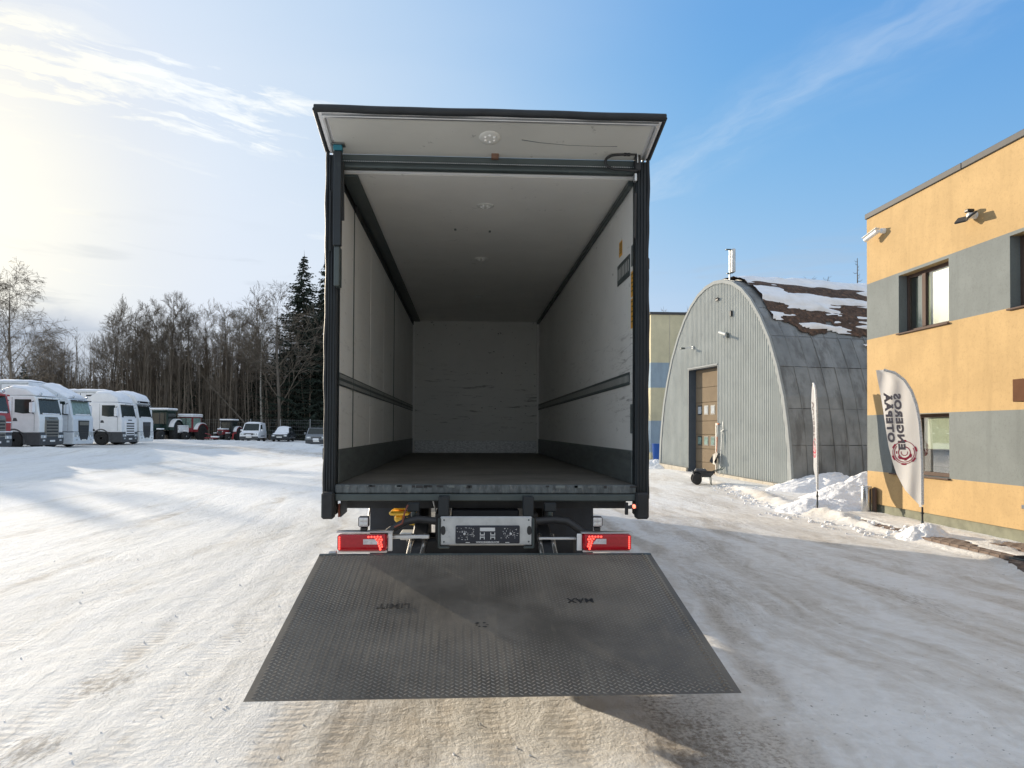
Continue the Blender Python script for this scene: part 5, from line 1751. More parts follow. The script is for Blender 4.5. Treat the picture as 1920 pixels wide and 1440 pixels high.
# ------------------------------------------------------------------ two-tone block behind the hangar
def build_block():
    x0, x1, y0, y1 = 9.92, 30.0, 38.0, 58.0
    t = thing('rendered_block', 'cream and blue banded building glimpsed behind the left side of the arched hangar', 'building', (x0, y0, 0.2))
    W = lambda name, mb, mats, par=t, **k: part(name, mb, mats, par, world=True, **k)
    m = MB()
    for (a, b, mi) in ((0.0, 0.6, 0), (0.6, 2.32, 1), (2.32, 4.11, 0), (4.11, 5.47, 1), (5.47, 8.08, 0)):
        m.quad((x0, y0, a), (x1, y0, a), (x1, y0, b), (x0, y0, b), mi)
        m.quad((x0, y0, a), (x0, y1, a), (x0, y1, b), (x0, y0, b), mi)
        m.quad((x1, y0, a), (x1, y1, a), (x1, y1, b), (x1, y0, b), mi)
        m.quad((x0, y1, a), (x1, y1, a), (x1, y1, b), (x0, y1, b), mi)
    W('wall', m, [BEIGE, BLUEG])
    W('roof', MB().box(x0 + 0.1, x1 - 0.1, y0 + 0.1, y1 - 0.1, 7.8, 8.0), RSNOW)
    W('coping', MB().box(x0 - 0.06, x1, y0 - 0.06, y0 + 0.2, 8.082, 8.22, 0.01), COPING)
    W('coping', MB().box(x0 - 0.06, x0 + 0.2, y0 + 0.21, y1, 8.082, 8.22, 0.01), COPING)
    for x in (10.95, 12.4, 14.0):
        W('wall_joint', MB().box(x - 0.012, x + 0.012, y0 - 0.012, y0 - 0.001, 0.3, 8.05), CONC)
    for (ya, za) in ((40, 5.5), (44, 5.5), (48, 5.5), (40, 2.4), (44, 2.4)):
        f = W('window', MB().box(x0 - 0.012, x0 - 0.002, ya, ya + 1.6, za - 1.25, za - 0.1, 0.003), BROWNF)
        W('pane', MB().box(x0 - 0.016, x0 - 0.0125, ya + 0.08, ya + 1.52, za - 1.17, za - 0.18), CARGLASS, f)
    b = thing('waste_bin', 'blue plastic bin standing at the foot of the cream and blue building', 'bin', (9.95, 36.6, gz(9.95, 36.6)))
    part('body', MB().lathe([(0.24, 0.0), (0.27, 0.2), (0.31, 0.82)], (0, 0, 0), 'z', 18), BLUEPL, b)
    part('rim', MB().lathe([(0.315, 0.82), (0.335, 0.84), (0.335, 0.87), (0.30, 0.88)], (0, 0, 0), 'z', 18), BLUEPL, b)
    d = thing('wooden_board', 'brown board standing on edge between the blue bin and the hangar', 'board', (10.35, 36.4, gz(10.35, 36.4)))
    part('panel', MB().box(-0.11, 0.11, -0.03, 0.03, 0.0, 0.75, 0.005), BROWNB, d)
    part('batten', MB().box(-0.12, 0.12, -0.045, -0.031, 0.58, 0.64, 0.003), BROWNB, d)
    return t


build_block()


# ------------------------------------------------------------------ feather flags, bin, cart
def feather_flag(name, label, loc, udir, scale, n_top, zpole, with_text, side=1):
    """pole edge and free edge profiles in (u, z); u runs from the pole towards the free edge"""
    t = thing(name, label, 'flag', loc)
    ux = Vector((udir[0], udir[1], 0)).normalized()
    w = Vector((-ux.y, ux.x, 0))
    pole_e = [(0.00, 0.30), (0.0, 0.70), (0.0, 1.10), (0.012, 1.50), (0.035, 1.85), (0.085, 2.15), (0.16, 2.40), (0.27, 2.60), (0.42, 2.74), (0.60, 2.80), (0.72, 2.81)]
    free_e = [(0.00, 0.28), (0.27, 0.60), (0.40, 0.89), (0.46, 1.10), (0.525, 1.40), (0.565, 1.70), (0.60, 2.00), (0.635, 2.25), (0.665, 2.45), (0.70, 2.65), (0.72, 2.805)]

    def edge_u(e, z):
        for (u0, z0), (u1, z1) in zip(e, e[1:]):
            if z0 <= z <= z1:
                return u0 + (u1 - u0) * (z - z0) / max(z1 - z0, 1e-6)
        return e[-1][0]

    def off(u, z):
        q = (u - edge_u(pole_e, z))
        a = 0.022 * math.sin(u * 17 + z * 1.5) * min(1, q * 6) * (1.0 if z < 1.2 else 0.55)
        b = 0.010 * math.sin((z - 0.3) * 3.2 + u * 20 + 1) * min(1, q * 5)
        return a + b + 0.03 * q

    def P(u, z, d=0.0):
        v = ux * (u * scale) + w * (off(u, z) + d)
        return (v.x, v.y, z * n_top)
    m = MB()
    nz, nu = 60, 16
    zs = np.linspace(0.30, 2.80, nz)
    g = []
    for z in zs:
        a, b = edge_u(pole_e, z), edge_u(free_e, z)
        if z < 0.34:
            a, b = 0.0, 0.05
        g.append([P(a + (b - a) * i / nu, float(z)) for i in range(nu + 1)])
    vs = [p for r in g for p in r]
    fs = [(i * (nu + 1) + j, i * (nu + 1) + j + 1, (i + 1) * (nu + 1) + j + 1, (i + 1) * (nu + 1) + j) for i in range(nz - 1) for j in range(nu)]
    m.add(vs, fs, 0, True)
    cl = part('cloth', m, FLAGC, t)
    h = MB()
    pts = [P(edge_u(pole_e, z) - 0.004, float(z)) for z in np.linspace(0.34, 2.80, 90)]
    h.tube(pts, [0.020 + 0.004 * (i % 2) for i in range(len(pts))], 6)
    part('hem', h, FLAGHEM, cl)
    pl = [(0, 0, -0.1), (0, 0, 0.30 * n_top)]
    p = part('pole', MB().tube(pl, 0.016, 8), BLACK, t)
    part('clamp', MB().tube([(0, 0, 0.16), (0, 0, 0.19)], 0.026, 8), BLACK, p)
    part('spigot', MB().tube([(0, 0, -0.02), (0.0, 0, 0.05)], 0.022, 8), GREYSTEEL, p)

    # lettering and emblem printed through the cloth, seen in mirror image from this side
    def lay(mb, d):
        mb.v = [P(v[0], v[1], d + v[2]) for v in mb.v]
        return mb
    for d in ((0.004, -0.004) if with_text else (0.004, -0.004)):
        def tx(s, u0, z0, size, sx, slope):
            # local x of the text -> z, local y -> u (mirrored)
            M = Matrix(((slope, -1.0 * 1.0, 0, u0), (1.0, 0.0, 0, z0), (0, 0, 0, 0), (0, 0, 0, 1)))
            mb = text_mb(s, size, M, 0.0, 0.0075, sx, spacing=1.12)
            # subdivide long letters onto the wavy cloth by vertex only
            return lay(mb, d)
        part('lettering', tx('ENGEROS', 0.355, 1.84, 0.142, 1.52, 0.08), PRINTG, cl)
        part('lettering', tx('OTEPÄÄ', 0.515, 1.91, 0.142, 1.55, 0.08), PRINTG, cl)
        k = MB()
        uc, zc = 0.275, 1.28

        def ring(r0, r1, a0, a1, n):
            for i in range(n):
                p0, p1 = a0 + (a1 - a0) * i / n, a0 + (a1 - a0) * (i + 1) / n
                k.add([(uc + r0 * math.cos(p0), zc + r0 * 1.12 * math.sin(p0), 0), (uc + r1 * math.cos(p0), zc + r1 * 1.12 * math.sin(p0), 0),
                       (uc + r1 * math.cos(p1), zc + r1 * 1.12 * math.sin(p1), 0), (uc + r0 * math.cos(p1), zc + r0 * 1.12 * math.sin(p1), 0)], [(0, 1, 2, 3)])
        ring(0.178, 0.188, 0, 2 * math.pi, 48)
        ring(0.150, 0.162, R(150), R(400), 36)
        for a in (20, 75, 150, 205, 260, 320):
            ring(0.175, 0.205, R(a), R(a + 24), 6)
        ring(0.085, 0.100, R(100), R(400), 30)
        ring(0.095, 0.120, R(190), R(330), 16)
        for a in (200, 250, 300, 350):
            ring(0.115, 0.132, R(a), R(a + 20), 4)
        ring(0.045, 0.056, R(160), R(380), 16)
        part('emblem', lay(k, d), PRINTR, cl)
    return t


feather_flag('feather_flag', 'white feather flag with grey lettering and red gear emblem before the yellow wall', (7.56, 11.47, 0.24), (-0.86, 0.5), 0.935, 0.92, 0, True)
feather_flag('feather_flag', 'white feather flag seen edge on between the snow heaps and the hangar', (7.42, 14.73, 0.22), (0.33, 0.94), 1.0, 0.93, 0, True)


def build_small():
    b = thing('ash_bin', 'stainless steel cylinder bin in the snow by the yellow corner', 'bin', (8.33, 14.46, 0.10))
    part('body', MB().lathe([(0.095, 0.0), (0.10, 0.02), (0.10, 0.50), (0.088, 0.52)], (0, 0, 0), 'z', 24), STEEL, b)
    part('back_plate', MB().box(0.06, 0.11, -0.20, -0.09, 0.02, 0.50, 0.008), BROWNF, b)
    part('rim', MB().lathe([(0.102, 0.505), (0.104, 0.53), (0.08, 0.535), (0.08, 0.522)], (0, 0, 0), 'z', 24), ALU, b)
    # two-wheeled garden cart tipped on its legs
    c = thing('garden_cart', 'two wheeled green garden cart with a dark load by the hangar door', 'cart', (7.55, 22.6, gz(7.55, 22.6)), R(-12))
    c.scale = (0.68, 0.68, 0.85)
    tray = MB()
    tray.add([(-0.34, -0.22, 0.34), (0.42, -0.24, 0.30), (0.42, 0.24, 0.30), (-0.34, 0.22, 0.34), (-0.42, -0.30, 0.52), (0.62, -0.30, 0.50), (0.62, 0.30, 0.50), (-0.42, 0.30, 0.52)],
             [(0, 1, 2, 3), (0, 1, 5, 4), (1, 2, 6, 5), (2, 3, 7, 6), (3, 0, 4, 7)])
    part('tray', tray, CARBLK, c)
    part('load', MB().box(-0.30, 0.25, -0.22, 0.22, 0.44, 0.60, 0.06), DGREY, c)
    for y in (-0.36, 0.36):
        w = part('wheel', MB().lathe([(0.10, -0.05), (0.20, -0.05), (0.22, -0.02), (0.22, 0.02), (0.20, 0.05), (0.10, 0.05)], (-0.22, y, 0.22), 'y', 20), TYRE, c)
        part('rim', MB().lathe([(0.03, -0.03), (0.105, -0.03), (0.105, 0.03), (0.03, 0.03)], (-0.22, y, 0.22), 'y', 14), RUSTR, w)
        part('handle', MB().tube([(0.2, y * 0.6, 0.33), (0.62, y * 0.75, 0.52), (0.95, y * 0.8, 0.60), (1.02, y * 0.8, 0.68)], 0.016, 8), GREENP, c)
        part('leg', MB().tube([(0.42, y * 0.6, 0.36), (0.46, y * 0.62, 0.0)], 0.018, 8), GREENP, c)
    part('axle', MB().tube([(-0.22, -0.36, 0.22), (-0.22, 0.36, 0.22)], 0.02, 8), CHASSIS, c)
    part('frame', MB().tube([(-0.22, 0.0, 0.24), (0.1, 0.0, 0.30), (0.45, 0.0, 0.30)], 0.02, 8), GREENP, c)


build_small()

# ------------------------------------------------------------------ parked lorries (nose at the local origin, heading +x)
def road_wheel(name, x, y, r, w, par, rim=GALV):
    o = part(name, MB().lathe([(r * 0.55, -w / 2), (r * 0.93, -w / 2), (r, -w * 0.33), (r, w * 0.33), (r * 0.93, w / 2), (r * 0.55, w / 2)], (x, y, r), 'y', 22), TYRE, par)
    part('rim', MB().lathe([(r * 0.16, -w * 0.5), (r * 0.22, -w * 0.42), (r * 0.50, -w * 0.25), (r * 0.56, -w * 0.47), (r * 0.56, w * 0.47), (r * 0.22, w * 0.42), (r * 0.16, w * 0.5)], (x, y, r), 'y', 18), rim, o)
    return o


def snow_cap(par, pts, y0, y1, h, seed=1, name='snow_cover', swap=False):
    """rounded slab of snow over a roof profile given as (x, z) from back to front"""
    rnd = random.Random(seed)
    n = 9
    P = []
    for (xa, za), (xb, zb) in zip(pts, pts[1:]):
        k = max(2, int(abs(xb - xa) / 0.25))
        for i in range(k):
            P.append((xa + (xb - xa) * i / k, za + (zb - za) * i / k))
    P.append(pts[-1])
    V, F = [], []
    for i, (x, z) in enumerate(P):
        e = min(1.0, min(i, len(P) - 1 - i) / 1.5 + 0.12)
        for j in range(n):
            t = j / (n - 1)
            c = max(0.0, 1 - abs(2 * t - 1) ** 4)
            yy = y0 + (y1 - y0) * t
            V.append((yy if swap else x, x if swap else yy, z + 0.005 + h * c * e * (0.8 + 0.4 * rnd.random())))
    for i in range(len(P) - 1):
        for j in range(n - 1):
            F.append((i * n + j, i * n + j + 1, (i + 1) * n + j + 1, (i + 1) * n + j))
    o = link(name, fixed_mesh(name, V, F, SNOW, True), par)
    return o


def lorry(label, x, y, rz=0.0, style='s', paint=WHITE, roof='low', trailer=None, group='lorries parked in a row by the forest'):
    t = thing('lorry', label, 'lorry', (x, y, gz(x, y)), rz, group)
    if style == 's':
        prof = [(-0.02, 0.95), (0.0, 1.75), (-0.06, 2.02), (-0.25, 3.02), (-0.36, 3.10), (-2.35, 3.10), (-2.35, 1.25), (-1.98, 1.25), (-1.90, 1.02), (-0.9, 0.95)]
        rf = {'low': [(-2.33, 3.10), (-2.33, 3.45), (-1.7, 3.62), (-0.85, 3.50), (-0.30, 3.12)], 'high': [(-2.33, 3.10), (-2.30, 3.55), (-1.95, 3.80), (-0.95, 3.78), (-0.42, 3.46), (-0.29, 3.12)]}[roof]
    else:
        prof = [(0.02, 1.0), (0.02, 1.80), (-0.06, 2.05), (-0.28, 3.02), (-0.40, 3.12), (-2.25, 3.12), (-2.25, 1.25), (-1.85, 1.25), (-1.78, 1.02), (-0.9, 1.0)]
        rf = {'low': [(-2.2, 3.12), (-2.2, 3.85), (-1.95, 3.98), (-0.45, 3.18), (-0.40, 3.12)], 'high': [(-2.25, 3.12), (-2.25, 4.02), (-1.3, 3.98), (-0.45, 3.72), (-0.22, 3.35), (-0.22, 3.12)]}[roof]
    cab = part('cab', MB().prism(prof, 'y', -1.22, 1.22), paint, t, bevel=0.05)
    part('cab_roof', MB().prism(rf, 'y', -1.15, 1.15), paint, t, bevel=0.08)
    # lower body, steps, bumper
    low = paint if style == 'd' else DGREY
    bp = part('bumper', MB().prism([(-0.75, 0.20), (0.03, 0.20), (0.06, 0.50), (0.04, 0.96), (-0.75, 0.96)], 'y', -1.23, 1.23), low, t, bevel=0.05)
    part('step', MB().box(-0.95, -0.752, -1.225, 1.225, 0.24, 0.94, 0.03), low, t)
    part('wheel_arch', MB().prism([(-2.05 + 0.62 * math.cos(a) + 0.58, 0.52 + 0.66 * math.sin(a)) for a in np.linspace(R(10), R(170), 12)] + [(-1.47 + 0.56 * math.cos(a), 0.52 + 0.58 * math.sin(a)) for a in np.linspace(R(170), R(10), 12)], 'y', -1.235, 1.235), DGREY, t)
    for s in (-1, 1):
        road_wheel('wheel', -1.47, s * 1.05, 0.51, 0.32, t, LAMPWHITE)
        yy = s * 1.2215
        # side window and door outline
        dw = part('side_window', MB().prism([(-0.33, 2.10), (-0.50, 2.90), (-1.42, 2.90), (-1.42, 2.14), (-0.95, 2.06)] if style == 's' else [(-0.32, 2.06), (-0.52, 2.92), (-1.35, 2.92), (-1.35, 2.10)], 'y', yy, yy + s * 0.006), CARGLASS, t)
        part('window_frame', MB().box(-1.50, -1.43, yy, yy + s * 0.009, 2.04, 2.96, 0.003), paint, dw)
        dm = MB()
        dm.box(-1.58, -1.565, yy, yy + s * 0.004, 1.05, 3.02)
        dm.box(-0.31, -0.295, yy, yy + s * 0.004, 1.05, 2.05)
        part('door_seam', dm, DGREY, t)
        part('door_handle', MB().prism([(-1.52, 1.62), (-1.25, 1.62), (-1.32, 1.80), (-1.48, 1.80)], 'y', yy, yy + s * 0.012), DGREY, t)
        m = part('mirror', MB().box(-0.40, -0.22, s * 1.34, s * 1.52, 2.12, 2.72, 0.04), paint if style == 'd' else WHITE, t)
        part('mirror_arm', MB().tube([(-0.36, s * 1.22, 2.80), (-0.30, s * 1.43, 2.74)], 0.025, 6), BLACK, m)
        part('mirror_arm', MB().tube([(-0.36, s * 1.22, 2.05), (-0.30, s * 1.43, 2.12)], 0.025, 6), BLACK, m)
        # headlamp
        hl = part('headlamp', MB().box(-0.05, 0.072 if style == 's' else 0.068, s * 0.88 - 0.27, s * 0.88 + 0.27, 0.62 if style == 's' else 0.66, 0.80 if style == 's' else 1.0, 0.02), LAMPG, t)
        part('lamp_round', MB().lathe([(0.0, 0.006), (0.05, 0.004), (0.065, 0.0)], (0.074 if style == 's' else 0.070, s * 0.80, 0.71), 'x', 10), LEDCLEAR, hl)
        part('fog_lamp', MB().box(0.03, 0.066, s * 0.85 - 0.12, s * 0.85 + 0.12, 0.44, 0.54, 0.01), LAMPG, t)
    part('number_plate', MB().box(0.062, 0.074, -0.26, 0.26, 0.40, 0.51, 0.004), LAMPWHITE, t)
    # windscreen, visor, wipers
    if style == 's':
        w0, w1 = Vector((-0.058, 0, 2.03)), Vector((-0.243, 0, 2.99))
    else:
        w0, w1 = Vector((-0.055, 0, 2.06)), Vector((-0.272, 0, 2.99))
    d = (w1 - w0)
    nrm = Vector((d.z, 0, -d.x)).normalized()
    vs = []
    for o in (0.004, 0.014):
        for (p, y_, top) in ((w0, -1.08, 0), (w0, 1.08, 0), (w1, 0.98, 1), (w1, -0.98, 1)):
            q = p + nrm * o
            vs.append((q.x, y_, q.z))
    ws = part('windscreen', MB().add(vs, [(0, 1, 2, 3), (4, 5, 6, 7), (0, 1, 5, 4), (1, 2, 6, 5), (2, 3, 7, 6), (3, 0, 4, 7)]), CARGLASS if paint is not PALEBLUE else PALEGLASS, t)
    for y_ in (-0.45, 0.35):
        q = w0 + d * 0.03 + nrm * 0.03
        part('wiper', MB().tube([(q.x, y_, q.z), (q.x - d.z * 0.0 + d.x * 0.1, y_ + 0.55, q.z + d.z * 0.10)], 0.012, 5), BLACK, ws)
    sn = MB().box(-0.10, 0.0, -0.85, 0.9, -0.02, 0.06, 0.035)
    part('snow_on_wipers', sn.xf(Matrix.Translation((w0.x + 0.05, 0, w0.z + 0.02))), SNOW, ws)
    part('sun_visor', MB().box(w1.x - 0.02, w1.x + 0.26, -1.02, 1.02, w1.z - 0.04, w1.z + 0.05, 0.02).xf(Matrix.Translation((0, 0, 0))), paint if style == 's' else DGREY, t)
    for y_ in (-0.7, 0.0, 0.7):
        part('marker_lamp', MB().box(w1.x + 0.20, w1.x + 0.265, y_ - 0.06, y_ + 0.06, w1.z - 0.03, w1.z + 0.03, 0.01), LAMPG, t)
    # grille
    if style == 's':
        gp = GRILLE if roof == 'low' else paint
        g = part('grille', MB().prism([(0.005, 0.72), (0.055, 0.72), (0.05, 1.70), (-0.06, 1.96), (-0.10, 1.96)], 'y', -0.68, 0.68), gp, t, bevel=0.02)
        for i in range(5):
            z = 0.80 + i * 0.185
            part('grille_slot', MB().box(0.052, 0.064, -0.58, 0.58, z, z + 0.085, 0.02), BLACK, g)
        part('badge_bar', MB().box(-0.03, 0.0, -0.28, 0.28, 1.80, 1.87, 0.01).xf(Matrix.Translation((0.04, 0, 0))), DGREY if gp is paint else GRILLE, g)
    else:
        g = part('grille', MB().prism([(-0.62, 1.72), (0.62, 1.72), (0.56, 0.75), (0.40, 0.46), (-0.40, 0.46), (-0.56, 0.75)], 'x', 0.0, 0.072), BLACK, t, bevel=0.015)
        part('badge_panel', MB().box(0.073, 0.083, -0.55, 0.55, 1.42, 1.64, 0.008), GRILLE if paint is PALEBLUE else DGREY, g)
        for i in range(5):
            z = 0.62 + i * 0.155
            part('grille_slat', MB().box(0.073, 0.08, -0.50 + (0.08 if i == 0 else 0), 0.50 - (0.08 if i == 0 else 0), z, z + 0.02, 0.004), DGREY, g)
    if style == 's' and paint is REDP:
        part('stripe', MB().box(-0.02, 0.066, -1.235, 1.235, 0.985, 1.05, 0.008), WHITE, t)
        part('stripe', MB().box(-0.02, 0.012, -1.20, 1.20, 1.50, 1.56, 0.008), WHITE, t)
    # snow lying on the roof
    cap = [(p[0], p[1]) for p in rf[1:]]
    snow_cap(t, cap, -1.10, 1.10, 0.16, int(abs(x * 10)))
    if roof != 'high' or style == 'd':
        for y_ in (-0.8, 0.8):
            part('roof_lamp', MB().lathe([(0.04, -0.08), (0.09, -0.02), (0.095, 0.03), (0.0, 0.04)], (w1.x + 0.05, y_, w1.z + 0.24), 'x', 12), LAMPG, t)
    # chassis and rear wheels
    part('chassis', MB().box(-6.2, -1.2, -0.45, 0.45, 0.62, 0.95, 0.03), CHASSIS, t)
    for s in (-1, 1):
        road_wheel('wheel', -5.2, s * 0.95, 0.51, 0.55, t)
        part('fuel_tank', MB().box(-4.2, -2.6, s * 0.95 - 0.28, s * 0.95 + 0.28, 0.42, 1.0, 0.10), ALU, t)
    if trailer:
        z1 = trailer
        bx = part('cargo_box', MB().box(-16.2, -2.75, -1.27, 1.27, 1.15, z1, 0.04), WHITE, t)
        part('top_rail', MB().box(-16.21, -2.74, -1.285, -1.271, z1 - 0.16, z1 - 0.06, 0.005), GALV, bx)
        part('front_seam', MB().box(-4.45, -4.41, -1.277, -1.271, 1.2, z1 - 0.17), DGREY, bx)
        part('label_plate', MB().box(-4.0, -3.3, -1.279, -1.2715, z1 - 0.42, z1 - 0.30, 0.002), DGREY, bx)
        part('fridge_unit', MB().box(-2.74, -2.45, -0.85, 0.85, z1 - 1.9, z1 - 0.25, 0.06), WHITE, bx)
        snow_cap(t, [(-16.1, z1 + 0.01), (-9, z1 + 0.01), (-2.8, z1 + 0.01)], -1.25, 1.25, 0.16, 5)
        for xx in (-12.2, -13.5, -14.8):
            for s in (-1, 1):
                road_wheel('trailer_wheel', xx, s * 1.0, 0.50, 0.40, t)
    return t


lorry('red lorry cut by the left edge with twin round headlamps', -25.0, 39.0, 0.0, 's', REDP, 'low', None)
lorry('white lorry cab with a bronze slatted grille and snowy roof', -24.95, 43.9, 0.0, 's', CREAM, 'low', None)
lorry('pale silver lorry with a steep snow covered roof deflector and black grille', -25.0, 47.5, 0.0, 'd', PALEBLUE, 'low', 4.15)
lorry('white lorry cab with a white slatted grille and tall rounded roof', -25.0, 53.9, 0.0, 's', WHITE, 'high', None)
lorry('white lorry with the tallest cab roof and a tapering dark grille', -25.3, 57.3, 0.0, 'd', CREAM, 'high', 4.1)


# ------------------------------------------------------------------ tractors, van and cars (nose towards -y in local space)
def tractor(label, x, y, rz, s, body, cabm, glass, snow_hood=True, implement=None, roofm=None, group=None):
    t = thing('tractor', label, 'tractor', (x, y, gz(x, y)), rz, group)
    b = part('bonnet', MB().box(-0.36, 0.36, -1.9, -0.3, 0.75, 1.35, 0.08), body, t)
    part('radiator_grille', MB().box(-0.24, 0.24, -1.92, -1.905, 0.82, 1.22, 0.01), BLACK, b)
    for q in (-1, 1):
        part('headlamp', MB().box(q * 0.30 - 0.05, q * 0.30 + 0.05, -1.915, -1.905, 1.08, 1.18, 0.004), LAMPG, b)
    if snow_hood:
        part('snow_cover', MB().box(-0.38, 0.38, -1.92, -0.35, 1.34, 1.48, 0.06), SNOW, b)
    part('chassis', MB().box(-0.28, 0.28, -1.7, 1.1, 0.45, 0.8, 0.04), CHASSIS, t)
    c = part('cab', MB().prism([(-0.35, 0.85), (-0.30, 2.30), (1.05, 2.30), (1.15, 0.85)], 'x', -0.72, 0.72), cabm, t, bevel=0.04)
    part('windscreen', MB().box(-0.60, 0.60, -0.355, -0.335, 1.25, 2.20, 0.006), glass, c)
    for q in (-1, 1):
        part('side_window', MB().box(q * 0.725 - 0.004, q * 0.725 + 0.004, -0.22, 0.95, 1.25, 2.2, 0.002), glass, c)
        part('pillar', MB().box(q * 0.66 - 0.04, q * 0.66 + 0.04, -0.375, -0.34, 0.95, 2.28, 0.01), cabm, c)
        fw = road_wheel('wheel', 0, 0, 0.44, 0.32, t, CREAM)
        fw.location = (q * 0.72, -1.45, 0)
        fw.rotation_euler = (0, 0, R(90))
        rw = road_wheel('wheel', 0, 0, 0.78, 0.46, t, body if body in (REDP, DREDP) else CHASSIS)
        rw.location = (q * 0.88, 0.75, 0)
        rw.rotation_euler = (0, 0, R(90))
        f = MB()
        po = [(0.75 + 0.90 * math.cos(a), 0.78 + 0.90 * math.sin(a)) for a in np.linspace(R(20), R(175), 12)]
        pi = [(0.75 + 0.84 * math.cos(a), 0.78 + 0.84 * math.sin(a)) for a in np.linspace(R(175), R(20), 12)]
        f.prism(po + pi, 'x', q * 0.62 if q > 0 else -1.14, 1.14 if q > 0 else -0.62)
        fd = part('fender', f, cabm if cabm is not BLACK else DREDP, t)
        sn = MB()
        po = [(0.75 + 0.985 * math.cos(a), 0.78 + 0.985 * math.sin(a)) for a in np.linspace(R(55), R(160), 10)]
        pi = [(0.75 + 0.905 * math.cos(a), 0.78 + 0.905 * math.sin(a)) for a in np.linspace(R(160), R(55), 10)]
        sn.prism(po + pi, 'x', q * 0.66 if q > 0 else -1.10, 1.10 if q > 0 else -0.66)
        part('snow_cover', sn, SNOW, fd)
        ff = MB().box(q * 0.72 - 0.19, q * 0.72 + 0.19, -1.75, -1.15, 0.90, 1.0, 0.04)
        part('snow_cover', ff, SNOW, t)
    part('cab_roof', MB().box(-0.82, 0.82, -0.5, 1.2, 2.305, 2.42, 0.04), roofm or cabm, t)
    part('snow_cover', MB().box(-0.84, 0.84, -0.5, 1.2, 2.421, 2.60, 0.085), SNOW, t)
    part('exhaust', MB().tube([(0.30, -0.75, 1.3), (0.30, -0.75, 2.2)], 0.035, 8), BLACK, t)
    if implement:
        im = part('front_implement', MB().box(-1.6, -0.1, -2.5, -2.1, 0.30, 0.42, 0.03), DREDP, t)
        part('snow_cover', MB().box(-0.85, 0.05, -2.55, -2.05, 0.42, 0.58, 0.06), SNOW, im)
        part('arm', MB().tube([(-0.6, -2.2, 0.35), (-1.0, -2.3, 0.75), (-1.6, -2.3, 0.9)], 0.05, 6), DREDP, im)
        part('arm', MB().tube([(1.0, -0.9, 0.2), (1.15, -0.9, 0.9)], 0.10, 6), REDP, im)
    t.scale = (s, s, s)
    return t


GRP = 'tractors parked in front of the trees'
tractor('large dark green tractor half hidden behind the row of lorries', -30.2, 71.5, R(-4), 1.25, GREENP, GREENP, CARGLASS, False, None, GREENP, GRP)
tractor('old red and white tractor with snow on its cab roof and bonnet', -28.5, 74.0, R(-14), 1.05, WHITE, DREDP, PALEGLASS, True, None, WHITE, GRP)
tractor('small black tractor with a red implement parked beside the white van', -24.5, 74.0, R(-8), 0.86, DREDP, BLACK, CARGLASS, True, True, BLACK, GRP)


